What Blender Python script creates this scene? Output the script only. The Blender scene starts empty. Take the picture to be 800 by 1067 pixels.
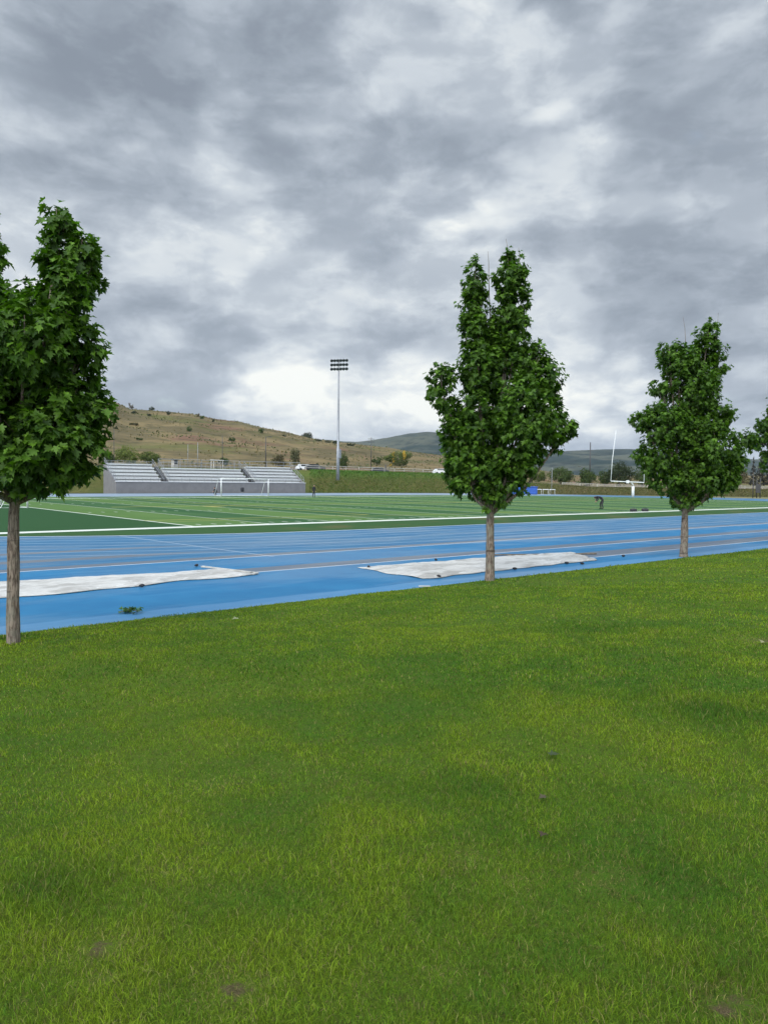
import bpy, bmesh, math, random
import numpy as np
from mathutils import Vector, Matrix, noise as mnoise
R = math.radians
random.seed(11); rng = np.random.default_rng(7)
S = bpy.context.scene; COL = S.collection

# ------------------------------------------------------------------ camera
F = 800.0; YAW = R(49.3); PIT = math.atan(33.5/800); ROLL = R(.7); EYE = Vector((0, 0, 2.5))
fw = Vector((math.cos(YAW)*math.cos(PIT), math.sin(YAW)*math.cos(PIT), -math.sin(PIT)))
rt = Vector((math.sin(YAW), -math.cos(YAW), 0)); up = rt.cross(fw)
cr, sr = math.cos(ROLL), math.sin(ROLL)
cam = bpy.data.cameras.new('camera'); camo = bpy.data.objects.new('camera', cam); COL.objects.link(camo)
X = rt*cr + up*sr; Y = up*cr - rt*sr
camo.matrix_world = Matrix(((X.x, Y.x, -fw.x, 0), (X.y, Y.y, -fw.y, 0), (X.z, Y.z, -fw.z, 2.5), (0, 0, 0, 1)))
cam.sensor_fit = 'VERTICAL'; cam.sensor_height = 24; cam.lens = 24*800/1067
cam.clip_start = .05; cam.clip_end = 20000
S.camera = camo

def ray(x, y):
    a = (x-400)/F; b = -(y-533.5)/F
    return fw + (cr*a - sr*b)*rt + (sr*a + cr*b)*up
def gp(x, y, z=0):                     # the point at height z seen at photo pixel (x, y)
    d = ray(x, y); return EYE + d*((z-EYE.z)/d.z)
def dp(x, y, Z):                       # the point at depth Z seen at photo pixel (x, y)
    return EYE + ray(x, y)*Z

# ------------------------------------------------------------------ sky, sun, exposure
S.view_settings.view_transform = 'Standard'; S.view_settings.look = 'None'
S.view_settings.exposure = 0; S.view_settings.gamma = 1; S.view_settings.use_curve_mapping = False
W = bpy.data.worlds.new('World'); S.world = W; W.use_nodes = True
nt = W.node_tree; nt.nodes.clear()

class NG:                              # tiny node helper
    def __init__(s, t): s.t = t
    def n(s, typ, **k):
        o = s.t.nodes.new(typ)
        for a, v in k.items(): setattr(o, a, v)
        return o
    def put(s, sock, v):
        if isinstance(v, bpy.types.NodeSocket): s.t.links.new(v, sock)
        elif v is not None:
            if hasattr(sock.default_value, '__len__') and not hasattr(v, '__len__'): v = (v, v, v)
            if hasattr(sock.default_value, '__len__') and len(sock.default_value) == 4 and len(v) == 3: v = (*v, 1)
            sock.default_value = v
    def m(s, op, a, b=None, c=None, clamp=False):
        o = s.n('ShaderNodeMath', operation=op, use_clamp=clamp)
        for i, v in enumerate((a, b, c)): s.put(o.inputs[i], v)
        return o.outputs[0]
    def vm(s, op, a, b=None, out=0):
        o = s.n('ShaderNodeVectorMath', operation=op)
        s.put(o.inputs[0], a)
        if b is not None: s.put(o.inputs[1], b)
        return o.outputs[out]
    def scale(s, v, k):
        o = s.n('ShaderNodeVectorMath', operation='SCALE'); s.put(o.inputs[0], v); s.put(o.inputs['Scale'], k); return o.outputs[0]
    def xyz(s, v):
        o = s.n('ShaderNodeSeparateXYZ'); s.put(o.inputs[0], v); return o.outputs
    def comb(s, x, y, z):
        o = s.n('ShaderNodeCombineXYZ')
        for i, v in enumerate((x, y, z)): s.put(o.inputs[i], v)
        return o.outputs[0]
    def noise(s, v, scale, det=4, rough=.55, dist=0, dim='3D'):
        o = s.n('ShaderNodeTexNoise', noise_dimensions=dim)
        s.put(o.inputs['Vector'], v); o.inputs['Scale'].default_value = scale; o.inputs['Detail'].default_value = det
        o.inputs['Roughness'].default_value = rough; o.inputs['Distortion'].default_value = dist
        return o.outputs['Fac']
    def ramp(s, f, lo, hi, a=0., b=1., smooth=True):
        o = s.n('ShaderNodeMapRange', interpolation_type='SMOOTHSTEP' if smooth else 'LINEAR')
        for i, v in enumerate((f, lo, hi, a, b)): s.put(o.inputs[i], v)
        return o.outputs[0]
    def mix(s, f, a, b, mode='MIX'):
        o = s.n('ShaderNodeMix', data_type='RGBA', blend_type=mode)
        s.put(o.inputs[0], f); s.put(o.inputs[6], a); s.put(o.inputs[7], b); return o.outputs[2]
    def band(s, x, c, h, soft=.02):     # 1 where |x-c|<h
        return s.ramp(s.m('ABSOLUTE', s.m('SUBTRACT', x, c)), h-soft, h+soft, 1., 0.)

SUN_EL, SUN_AZ = 38, 205               # azimuth of the direction TO the sun, degrees from +X
g = NG(nt)
sky = g.n('ShaderNodeTexSky', sky_type='NISHITA', sun_disc=False)
sky.sun_elevation = R(SUN_EL); sky.sun_rotation = R(90-SUN_AZ); sky.air_density = 1.3; sky.dust_density = 1.5
d = g.n('ShaderNodeTexCoord').outputs['Generated']
dx, dy, dz = g.xyz(d)
cz, sz = math.cos(YAW), math.sin(YAW)
# a frame of the sky turned to the track: q = towards the far end, p = to its right
p_ = g.m('SUBTRACT', g.m('MULTIPLY', dx, sz), g.m('MULTIPLY', dy, cz))
q_ = g.m('ADD', g.m('MULTIPLY', dx, cz), g.m('MULTIPLY', dy, sz))
zz = g.m('ADD', g.m('MAXIMUM', dz, 0), .32)
u_ = g.m('DIVIDE', p_, zz); v_ = g.m('DIVIDE', q_, zz)
uv = g.comb(u_, v_, 0)
w1 = g.n('ShaderNodeTexNoise'); g.put(w1.inputs['Vector'], uv); w1.inputs['Scale'].default_value = .9; w1.inputs['Detail'].default_value = 3
uvw = g.vm('ADD', uv, g.scale(g.vm('SUBTRACT', w1.outputs['Color'], (.5, .5, .5)), .22))
nA = g.noise(g.vm('ADD', uvw, (3.1, 7.7, 0)), 1.1, 2.5, .5)
d3 = g.comb(p_, g.m('MULTIPLY', q_, .6), g.m('MULTIPLY', dz, 2.0))
w2 = g.n('ShaderNodeTexNoise'); g.put(w2.inputs['Vector'], d3); w2.inputs['Scale'].default_value = 6; w2.inputs['Detail'].default_value = 3
d3w = g.vm('ADD', d3, g.scale(g.vm('SUBTRACT', w2.outputs['Color'], (.5, .5, .5)), .07))
nB = g.noise(g.vm('ADD', d3w, (9.3, 1.2, 2)), 4.6, 6, .50)
vo = g.n('ShaderNodeTexVoronoi', feature='F1'); g.put(vo.inputs['Vector'], g.vm('ADD', d3w, (2, 5, 1))); vo.inputs['Scale'].default_value = 8.5; vo.inputs['Detail'].default_value = 1
puff = g.ramp(vo.outputs['Distance'], .1, .75, 1., 0.)
nC = g.noise(g.vm('ADD', d3w, (1.3, 4.2, 5)), 11, 6, .6)
# the layer's brightness: thick bellies are grey, thin parts pale
b = g.m('ADD', g.m('MULTIPLY', g.ramp(nA, .36, .66), .34), g.m('MULTIPLY', g.ramp(nB, .42, .58), .42))
b = g.m('ADD', b, g.m('MULTIPLY', g.ramp(nC, .38, .62), .26)); b = g.m('ADD', b, g.m('MULTIPLY', g.m('SUBTRACT', puff, .45), .24))
# thin bright cloud low in the sky ahead, heavier bank to the right
el = g.m('MAXIMUM', dz, 0)
ratio = g.m('DIVIDE', p_, g.m('MAXIMUM', q_, .05))
def blob(cx, cy, rx, ry):
    a = g.m('DIVIDE', g.m('SUBTRACT', ratio, cx), rx); c = g.m('DIVIDE', g.m('SUBTRACT', el, cy), ry)
    return g.m('EXPONENT', g.m('MULTIPLY', g.m('ADD', g.m('MULTIPLY', a, a), g.m('MULTIPLY', c, c)), -1))
adj = [(-.15, .10, .42, .05, .30), (.27, .08, .13, .035, .34), (-.02, .33, .25, .06, .24), (-.25, .16, .3, .05, .12), (.16, .5, .18, .06, .10), (.42, .05, .2, .03, .25),
       (.36, .22, .20, .08, -.26), (-.35, .50, .18, .09, -.16), (.42, .50, .22, .10, -.18), (-.28, .30, .22, .06, -.12), (.0, .19, .18, .03, -.12), (.50, .13, .14, .03, .2)]
for cx, cy, rx, ry, k in adj:
    b = g.m('ADD', b, g.m('MULTIPLY', blob(cx, cy, rx, ry), k))
b = g.m('ADD', g.m('MULTIPLY', b, .80), .17, clamp=True)
cr_ = g.n('ShaderNodeValToRGB'); g.put(cr_.inputs[0], b)
e = cr_.color_ramp.elements
e[0].position = .05; e[0].color = (.255, .285, .335, 1); e[1].position = 1; e[1].color = (.97, .95, .89, 1)
for pos, c in ((.3, (.345, .38, .435, 1)), (.5, (.445, .48, .535, 1)), (.7, (.60, .63, .67, 1)), (.86, (.78, .79, .79, 1))):
    k = e.new(pos); k.color = c
cl = g.vm('MULTIPLY', cr_.outputs[0], (10.3, 10.7, 10.9))
# overhead and sunward, out of view, the layer is brightened to light the ground
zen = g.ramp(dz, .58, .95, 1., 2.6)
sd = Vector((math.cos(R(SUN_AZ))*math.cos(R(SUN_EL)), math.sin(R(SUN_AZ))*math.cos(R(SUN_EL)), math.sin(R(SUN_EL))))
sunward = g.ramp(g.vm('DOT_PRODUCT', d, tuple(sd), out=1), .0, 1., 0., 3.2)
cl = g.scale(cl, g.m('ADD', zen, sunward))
cover = g.ramp(g.m('ADD', nB, g.m('MULTIPLY', nC, .3)), .36, .50, .72, 1.)
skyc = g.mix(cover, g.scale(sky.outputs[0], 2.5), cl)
below = g.ramp(dz, -.02, 0, 0., 1.)
skyc = g.mix(below, (2.5, 2.6, 2.7), skyc)
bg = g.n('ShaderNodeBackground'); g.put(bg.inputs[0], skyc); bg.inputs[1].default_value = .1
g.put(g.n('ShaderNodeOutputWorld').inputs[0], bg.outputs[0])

sun = bpy.data.lights.new('sun', 'SUN'); sun.energy = 1.5; sun.angle = R(14); sun.color = (1, .95, .86)
so = bpy.data.objects.new('sun', sun); COL.objects.link(so); so.location = (0, 0, 60)
so.rotation_euler = (-sd).to_track_quat('-Z', 'Y').to_euler()

# ------------------------------------------------------------------ object helpers
def tag(o, label=None, cat=None, group=None, kind=None):
    if label: o['label'] = label
    if cat: o['category'] = cat
    if group: o['group'] = group
    if kind: o['kind'] = kind
    return o
def empty(name, loc, label, cat, group=None, rz=0):
    o = bpy.data.objects.new(name, None); COL.objects.link(o); o.location = loc; o.rotation_euler = (0, 0, rz); o.empty_display_size = .3
    return tag(o, label, cat, group)
def mesh_obj(name, verts, faces, mat, parent=None, smooth=False, loc=None):
    me = bpy.data.meshes.new(name); me.from_pydata([tuple(v) for v in verts], [], faces)
    me.materials.append(mat); me.update()
    if smooth: me.polygons.foreach_set('use_smooth', [True]*len(me.polygons))
    o = bpy.data.objects.new(name, me); COL.objects.link(o)
    if parent: o.parent = parent
    if loc is not None: o.location = loc
    return o
def np_mesh(name, V, loops, starts, totals, mat, parent=None, cols=None, smooth=False):
    me = bpy.data.meshes.new(name)
    me.vertices.add(len(V)); me.vertices.foreach_set('co', V.astype(np.float32).ravel())
    me.loops.add(len(loops)); me.loops.foreach_set('vertex_index', loops.astype(np.int32))
    me.polygons.add(len(starts)); me.polygons.foreach_set('loop_start', starts.astype(np.int32)); me.polygons.foreach_set('loop_total', totals.astype(np.int32))
    if smooth: me.polygons.foreach_set('use_smooth', np.ones(len(starts), bool))
    if cols is not None:
        at = me.attributes.new('tint', 'FLOAT_COLOR', 'POINT'); at.data.foreach_set('color', cols.astype(np.float32).ravel())
    me.materials.append(mat); me.update(calc_edges=True)
    o = bpy.data.objects.new(name, me); COL.objects.link(o)
    if parent: o.parent = parent
    return o
class MB:
    def __init__(s): s.v = []; s.f = []
    def box(s, c, size, rz=0, ry=0, rx=0):
        M = Matrix.Translation(Vector(c)) @ Matrix.Rotation(rz, 4, 'Z') @ Matrix.Rotation(ry, 4, 'Y') @ Matrix.Rotation(rx, 4, 'X')
        h = [x/2 for x in size]; b = len(s.v)
        for i in (-1, 1):
            for j in (-1, 1):
                for k in (-1, 1): s.v.append(M @ Vector((i*h[0], j*h[1], k*h[2])))
        for q in ((0, 1, 3, 2), (4, 6, 7, 5), (0, 4, 5, 1), (2, 3, 7, 6), (0, 2, 6, 4), (1, 5, 7, 3)): s.f.append([b+i for i in q])
        return s
    def beam(s, a, b_, w, h=None):
        a = Vector(a); b_ = Vector(b_); h = h or w
        return s.tube([a, b_], [w/2*1.3, (h)/2*1.3], 4)
    def tube(s, pts, rad, n=8, cap=True, wob=0):
        pts = [Vector(p) for p in pts]; b0 = len(s.v); prev = None
        for i, p in enumerate(pts):
            t = (pts[min(i+1, len(pts)-1)]-pts[max(i-1, 0)]).normalized()
            if prev is None: a = t.orthogonal().normalized()
            else: a = (prev - t*prev.dot(t)).normalized()
            prev = a; c = t.cross(a)
            r = rad[i] if hasattr(rad, '__len__') else rad
            for k in range(n):
                w = 2*math.pi*k/n; rr = r*(1+wob*(mnoise.noise(Vector((math.cos(w)*2, math.sin(w)*2, p.z*3+p.x)))))
                s.v.append(p + (a*math.cos(w)+c*math.sin(w))*rr)
        for i in range(len(pts)-1):
            for k in range(n):
                s.f.append([b0+i*n+k, b0+i*n+(k+1) % n, b0+(i+1)*n+(k+1) % n, b0+(i+1)*n+k])
        if cap:
            s.f.append([b0+k for k in range(n)][::-1]); s.f.append([b0+(len(pts)-1)*n+k for k in range(n)])
        return s
    def ball(s, c, r, n=8, m=6, sc=(1, 1, 1), wob=0):
        c = Vector(c); b0 = len(s.v)
        for i in range(m+1):
            th = math.pi*i/m
            for k in range(n):
                ph = 2*math.pi*k/n; q = Vector((math.sin(th)*math.cos(ph), math.sin(th)*math.sin(ph), math.cos(th)))
                rr = r*(1+wob*mnoise.noise(q*2+c))
                s.v.append(c+Vector((q.x*sc[0], q.y*sc[1], q.z*sc[2]))*rr)
        for i in range(m):
            for k in range(n): s.f.append([b0+i*n+k, b0+(i+1)*n+k, b0+(i+1)*n+(k+1) % n, b0+i*n+(k+1) % n])
        return s
    def build(s, name, mat, parent=None, smooth=False, bevel=0):
        o = mesh_obj(name, s.v, s.f, mat, parent, smooth)
        if bevel:
            m = o.modifiers.new('b', 'BEVEL'); m.width = bevel; m.segments = 2; m.limit_method = 'ANGLE'
        return o
def local(o_children_root):            # children were built in world space: move them under their thing's origin
    r = o_children_root; bpy.context.view_layer.update()
    inv = r.matrix_world.inverted()
    for c in [x for x in COL.objects if x.parent == r]: c.matrix_parent_inverse = inv
def copy_tree(o, parent=None):
    c = o.copy(); COL.objects.link(c)
    if parent: c.parent = parent; c.matrix_parent_inverse = o.matrix_parent_inverse
    for ch in [x for x in COL.objects if x.parent == o]: copy_tree(ch, c)
    return c

# ------------------------------------------------------------------ materials
def mat(name, col=(.5, .5, .5), rough=.6, metal=0, spec=.5, fn=None):
    m = bpy.data.materials.new(name); m.use_nodes = True; t = m.node_tree; g = NG(t)
    bs = t.nodes['Principled BSDF']; bs.inputs['Base Color'].default_value = (*col, 1)
    bs.inputs['Roughness'].default_value = rough; bs.inputs['Metallic'].default_value = metal
    bs.inputs['Specular IOR Level'].default_value = spec
    if fn: fn(g, bs)
    return m
def worn(name, c1, c2, scale=3, rough=.6, metal=0, bump=.1, bs_=30, spec=.5):
    def fn(g, bs):
        P = g.n('ShaderNodeTexCoord').outputs['Object']
        n1 = g.noise(P, scale, 5, .6); g.put(bs.inputs['Base Color'], g.mix(g.ramp(n1, .35, .65), c1, c2))
        bp = g.n('ShaderNodeBump'); bp.inputs['Strength'].default_value = bump; g.put(bp.inputs['Height'], g.noise(P, bs_, 4)); g.put(bs.inputs['Normal'], bp.outputs[0])
    return mat(name, c1, rough, metal, spec, fn)

def leafy(name, gloss=.42, transl=.28, tm=(1.1, 1.45, .5)):
    m = bpy.data.materials.new(name); m.use_nodes = True; t = m.node_tree; g = NG(t); bs = t.nodes['Principled BSDF']
    a = g.n('ShaderNodeAttribute', attribute_name='tint').outputs['Color']
    g.put(bs.inputs['Base Color'], a); bs.inputs['Roughness'].default_value = gloss; bs.inputs['Specular IOR Level'].default_value = .22
    tr = g.n('ShaderNodeBsdfTranslucent'); g.put(tr.inputs[0], g.mix(1., a, tm, 'MULTIPLY'))
    ms = g.n('ShaderNodeMixShader'); ms.inputs[0].default_value = transl
    g.put(ms.inputs[1], bs.outputs[0]); g.put(ms.inputs[2], tr.outputs[0]); g.put(t.nodes['Material Output'].inputs[0], ms.outputs[0])
    return m
M_leaf = leafy('maple_leaf', .5, .3, (1.15, 1.5, .35)); M_grass = leafy('grass_blade', .65, .38, (1.2, 1.35, .4)); M_grass.node_tree.nodes['Principled BSDF'].inputs['Specular IOR Level'].default_value = .1; M_far = leafy('far_leaf', .7, .2)

def lawn_zf(x, y):
    q = max(12.9-y, 0)
    return .006 + 1.1*(1-math.exp(-q/10)) + min(q/2, 1)*.03*(math.sin(x*.9+y*.4)+math.sin(x*.37-y*.8+2))
def lawn_pt(px, py):
    z = .7
    for _ in range(8): p = gp(px, py, z); z = lawn_zf(p.x, p.y)
    return p
DRY = [(105, 988, .10, 1), (245, 1030, .12, 1), (108, 1020, .05, .8), (635, 908, .12, .6), (487, 893, .13, .6), (220, 820, .16, .6), (765, 1045, .12, .8), (540, 920, .08, .5), (360, 820, .2, .3), (752, 1052, .07, 1), (798, 668, .3, .9), (178, 905, .1, .5), (622, 916, .1, .7), (290, 800, .2, .4), (460, 1015, .08, .5)]
def lawn_fn(g, bs):
    P = g.n('ShaderNodeNewGeometry').outputs['Position']
    a = g.noise(P, .45, 3, .5); b = g.noise(P, 14, 5, .7); c = g.noise(P, 170, 3, .6)
    col = g.mix(g.ramp(a, .35, .65), (.06, .14, .010), (.115, .18, .012))
    col = g.mix(g.ramp(b, .4, .72), col, (.09, .10, .02)); col = g.mix(g.ramp(c, .45, .68), col, (.03, .065, .008))
    for px, py, r, k in DRY:
        if k < .8: continue
        q = lawn_pt(px, py); dd = g.vm('LENGTH', g.vm('MULTIPLY', g.vm('SUBTRACT', P, tuple(q)), (1, 1, 0)), out=1)
        dd = g.m('ADD', dd, g.m('MULTIPLY', g.m('SUBTRACT', g.noise(P, 16, 4, .7), .5), r*2.6))
        col = g.mix(g.ramp(dd, r*.55, r*.0, 0., .85*k), col, g.mix(g.ramp(c, .4, .6), (.055, .038, .024), (.15, .11, .06)))
    g.put(bs.inputs['Base Color'], col)
    bp = g.n('ShaderNodeBump'); bp.inputs['Strength'].default_value = .8; bp.inputs['Distance'].default_value = .03
    g.put(bp.inputs['Height'], c); g.put(bs.inputs['Normal'], bp.outputs[0])
M_lawn = mat('lawn', rough=.9, spec=.1, fn=lawn_fn)

CY, RI, XA, XB = 62.4, 32.4, 24.0, 88.0     # infield: centre line, inner radius, ends of the straights
def track_fn(g, bs):
    P = g.n('ShaderNodeNewGeometry').outputs['Position']; x, y, z = g.xyz(P)
    ex = g.m('MAXIMUM', g.m('SUBTRACT', g.m('ABSOLUTE', g.m('SUBTRACT', x, (XA+XB)/2)), (XB-XA)/2), 0)
    D = g.vm('LENGTH', g.comb(ex, g.m('SUBTRACT', y, CY), 0), out=1)
    D = g.m('SUBTRACT', D, RI)                      # 0 at the kerb, growing outwards
    big = g.noise(P, .11, 4, .6); mid = g.noise(P, .9, 4, .6); fine = g.noise(P, 60, 3, .7)
    blue = g.mix(g.ramp(mid, .3, .7), (.007, .115, .25), (.013, .142, .285))
    near = g.ramp(y, 22.5, 20.5)
    sheen = g.mix(g.ramp(mid, .3, .7), (.032, .125, .225), (.06, .155, .245))  # pale streaks of water sheen put into the lane colour
    st = g.noise(g.comb(g.m('MULTIPLY', x, .08), g.m('MULTIPLY', y, 2.2), 0), 1, 4, .65)
    lanes = g.mix(g.ramp(st, .42, .6), (.018, .108, .215), sheen)
    col = g.mix(near, lanes, blue)
    edge = g.m('ADD', y, g.m('MULTIPLY', g.m('SUBTRACT', g.noise(P, .5, 3), .5), .5))
    col = g.mix(g.ramp(edge, 13.75, 13.60), col, (.06, .185, .33))
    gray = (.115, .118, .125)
    # grey bands on pit runways and outermost lanes: wet reflections put into the colour
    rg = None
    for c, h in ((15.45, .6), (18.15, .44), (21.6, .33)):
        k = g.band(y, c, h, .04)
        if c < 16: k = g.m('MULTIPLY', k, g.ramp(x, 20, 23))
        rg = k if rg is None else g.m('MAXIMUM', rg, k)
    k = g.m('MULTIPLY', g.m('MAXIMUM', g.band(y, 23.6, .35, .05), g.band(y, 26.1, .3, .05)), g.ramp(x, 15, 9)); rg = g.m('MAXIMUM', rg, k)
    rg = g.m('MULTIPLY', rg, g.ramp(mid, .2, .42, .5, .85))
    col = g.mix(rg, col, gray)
    # white paint: kerb line, lane lines, runway edges, start line
    ln = g.m('ABSOLUTE', g.m('SUBTRACT', g.m('MODULO', g.m('ADD', D, .61), 1.22), .61))
    ln = g.m('MULTIPLY', g.ramp(ln, .02, .035, 1., 0.), g.m('LESS_THAN', D, 8.7))
    wl = g.m('MAXIMUM', g.band(D, .06, .07, .01), g.m('MULTIPLY', ln, .55))
    for c in (14.85, 17.7, 21.25):
        k = g.band(y, c, .03, .01)
        if c < 15: k = g.m('MULTIPLY', k, g.ramp(x, 20, 23))
        wl = g.m('MAXIMUM', wl, k)
    sl = g.m('MULTIPLY', g.band(g.m('ADD', x, g.m('MULTIPLY', y, .06)), 14.6, .045, .01), g.m('MULTIPLY', g.m('GREATER_THAN', y, 20.9), g.m('LESS_THAN', D, 12)))
    wl = g.m('MAXIMUM', wl, g.m('MULTIPLY', sl, .35))
    wl = g.m('MULTIPLY', wl, g.ramp(g.noise(P, 5, 4, .7), .3, .5, .55, 1.))
    col = g.mix(wl, col, (.62, .64, .66))
    col = g.mix(g.m('MULTIPLY', g.ramp(fine, .4, .7), .18), col, (.02, .07, .16))
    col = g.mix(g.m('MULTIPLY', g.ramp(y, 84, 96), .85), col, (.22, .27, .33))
    g.put(bs.inputs['Base Color'], col)
    wet = g.noise(g.comb(g.m('MULTIPLY', x, .3), g.m('MULTIPLY', y, 1.1), 0), .35, 4, .6)
    g.put(bs.inputs['Roughness'], g.ramp(wet, .42, .58, .36, .62))
    bp = g.n('ShaderNodeBump'); bp.inputs['Strength'].default_value = .25; bp.inputs['Distance'].default_value = .004
    g.put(bp.inputs['Height'], fine); g.put(bs.inputs['Normal'], bp.outputs[0])
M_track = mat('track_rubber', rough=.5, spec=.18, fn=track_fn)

def field_fn(g, bs):
    P = g.n('ShaderNodeNewGeometry').outputs['Position']; x, y, z = g.xyz(P)
    inside = g.m('MULTIPLY', g.m('GREATER_THAN', x, 18.2), g.m('GREATER_THAN', y, 35.3))
    t = g.m('MODULO', g.m('DIVIDE', g.m('SUBTRACT', x, 18.2), 4.572), 2.0)
    dark = g.m('GREATER_THAN', t, 1.0)
    n1 = g.noise(P, .35, 4, .6); n2 = g.noise(P, 25, 3, .6)
    st = g.noise(g.comb(x, g.m('MULTIPLY', y, .08), 0), .6, 4, .6)
    lt = g.mix(g.ramp(n1, .3, .7), (.068, .135, .034), (.095, .165, .045)); dk = (.028, .083, .03)
    col = g.mix(dark, lt, dk)
    col = g.mix(g.m('MULTIPLY', g.ramp(st, .4, .62), .35), col, (.085, .16, .055))
    outc = g.mix(g.ramp(y, 35.3, 34.2), (.020, .066, .022), (.03, .078, .024))
    outc = g.mix(g.m('MULTIPLY', g.ramp(g.noise(P, .3, 3), .5, .7), g.ramp(x, 18, 26)), outc, (.085, .09, .035))
    col = g.mix(inside, outc, col)
    w = g.m('ADD', g.band(x, 18.25, .09, .02), g.band(x, 109.0, .12, .02))
    w = g.m('MULTIPLY', w, g.m('GREATER_THAN', y, 35.3)); w = g.m('MAXIMUM', w, 0)
    yl = g.m('ABSOLUTE', g.m('SUBTRACT', g.m('MODULO', g.m('SUBTRACT', x, 18.2), 4.572), .05))
    yl = g.m('MULTIPLY', g.ramp(yl, .05, .07, .65, 0.), inside); w = g.m('MAXIMUM', w, yl)
    side = g.m('MULTIPLY', g.m('MAXIMUM', g.band(y, 35.75, .50, .03), g.band(y, 88.3, .4, .03)), g.m('LESS_THAN', x, 112))
    w = g.m('MAXIMUM', w, side)
    col = g.mix(g.m('MULTIPLY', w, g.ramp(g.noise(P, 3, 4, .7), .25, .5, .75, 1.)), col, (.66, .67, .62))
    # orange and yellow marking of a second pitch
    yy = g.m('MULTIPLY', g.m('MULTIPLY', g.band(y, 62, .25), g.m('GREATER_THAN', x, 24)), g.m('LESS_THAN', x, 104))
    yb = g.m('MULTIPLY', g.band(y, 40.5, .12), g.m('MULTIPLY', g.m('GREATER_THAN', x, 18.2), g.m('LESS_THAN', x, 60)))
    yc = g.m('MULTIPLY', g.m('MULTIPLY', g.band(x, 32.2, .6, .1), g.band(y, 60, 1.2, .2)), .6)
    box = lambda c, a0, a1, v, b0_, b1_: g.m('MULTIPLY', g.band(c, (a0+a1)/2, (a1-a0)/2), g.band(v, (b0_+b1_)/2, (b1_-b0_)/2))
    for k in (box(x, 34.6, 34.85, y, 42, 82), box(y, 42, 42.3, x, 18.2, 34.8), box(y, 81.8, 82.1, x, 18.2, 34.8), box(x, 63.4, 63.65, y, 36, 88)):
        yy = g.m('MAXIMUM', yy, k)
    hs = g.m('LESS_THAN', g.m('ABSOLUTE', g.m('SUBTRACT', g.m('MODULO', g.m('SUBTRACT', x, 18.2), .914), .08)), .07)
    for c in (53.5, 70.5, 37.5, 86.6): w = g.m('MAXIMUM', w, g.m('MULTIPLY', g.m('MULTIPLY', hs, g.band(y, c, .3)), inside))
    col = g.mix(g.m('MULTIPLY', w, .8), col, (.6, .61, .56))
    yy = g.m('MAXIMUM', g.m('MULTIPLY', yy, .7), g.m('MAXIMUM', g.m('MULTIPLY', yb, .5), yc))
    col = g.mix(yy, col, (.42, .36, .10))
    col = g.mix(g.m('MULTIPLY', n2, .3), col, (.02, .05, .015))
    g.put(bs.inputs['Base Color'], col)
M_field = mat('artificial_turf', rough=.9, spec=.08, fn=field_fn)

def ground_fn(c1, c2, c3, s1=.05, s2=.5, rough=.95, st=1.):
    def fn(g, bs):
        P = g.n('ShaderNodeNewGeometry').outputs['Position']; x, y, z = g.xyz(P)
        Q = g.comb(x, y, g.m('MULTIPLY', z, st))
        a = g.noise(Q, s1, 6, .62, .4); b = g.noise(Q, s2, 5, .65)
        col = g.mix(g.ramp(a, .40, .60), c1, c2); col = g.mix(g.ramp(b, .48, .68), col, c3)
        g.put(bs.inputs['Base Color'], col)
        bp = g.n('ShaderNodeBump'); bp.inputs['Strength'].default_value = .7; bp.inputs['Distance'].default_value = .5
        g.put(bp.inputs['Height'], b); g.put(bs.inputs['Normal'], bp.outputs[0])
    return fn
M_ground = mat('dry_ground', rough=.95, spec=.1, fn=ground_fn((.17, .15, .07), (.10, .12, .04), (.20, .16, .09)))
def berm_fn(g, bs):
    P = g.n('ShaderNodeNewGeometry').outputs['Position']; x, y, z = g.xyz(P)
    a = g.noise(g.comb(x, y, g.m('MULTIPLY', z, 2)), .25, 5, .65); b = g.noise(P, 1.6, 5, .7)
    right = g.ramp(g.m('SUBTRACT', x, y), -8, 22)
    top = g.mix(g.ramp(g.m('ADD', z, g.m('MULTIPLY', a, 2)), 3.2, 4.6), (.075, .085, .024), (.055, .105, .018))
    col = g.mix(g.ramp(a, .42, .6), top, g.mix(.5, top, (.12, .10, .035)))
    col = g.mix(right, col, g.mix(g.ramp(a, .4, .6), (.13, .095, .045), (.085, .085, .03)))
    col = g.mix(g.m('MULTIPLY', g.ramp(b, .45, .7), .6), col, (.03, .045, .012))
    g.put(bs.inputs['Base Color'], col)
    bp = g.n('ShaderNodeBump'); bp.inputs['Strength'].default_value = .9; bp.inputs['Distance'].default_value = .3
    g.put(bp.inputs['Height'], b); g.put(bs.inputs['Normal'], bp.outputs[0])
M_berm = mat('embankment_grass', rough=.95, spec=.1, fn=berm_fn)
def hill_fn(g, bs):
    P = g.n('ShaderNodeNewGeometry').outputs['Position']; x, y, z = g.xyz(P)
    Q = g.comb(g.m('MULTIPLY', x, .35), g.m('MULTIPLY', y, .35), z)
    a = g.noise(Q, .10, 6, .65, .6); b = g.noise(Q, .22, 6, .75); c = g.noise(g.vm('ADD', Q, (40, 9, 3)), .045, 4, .6)
    col = g.mix(g.ramp(a, .42, .58), (.175, .132, .064), (.105, .084, .042))
    col = g.mix(g.ramp(c, .50, .62), col, (.105, .10, .035))
    col = g.mix(g.ramp(g.noise(g.vm('ADD', Q, (7, 70, 3)), .07, 5, .6), .54, .66), col, (.15, .085, .055))
    col = g.mix(g.m('MULTIPLY', g.ramp(b, .48, .66), .8), col, (.055, .05, .022))
    g.put(bs.inputs['Base Color'], col)
    bp = g.n('ShaderNodeBump'); bp.inputs['Strength'].default_value = .8; bp.inputs['Distance'].default_value = 2.
    g.put(bp.inputs['Height'], g.noise(Q, .2, 6, .7)); g.put(bs.inputs['Normal'], bp.outputs[0])
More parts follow.
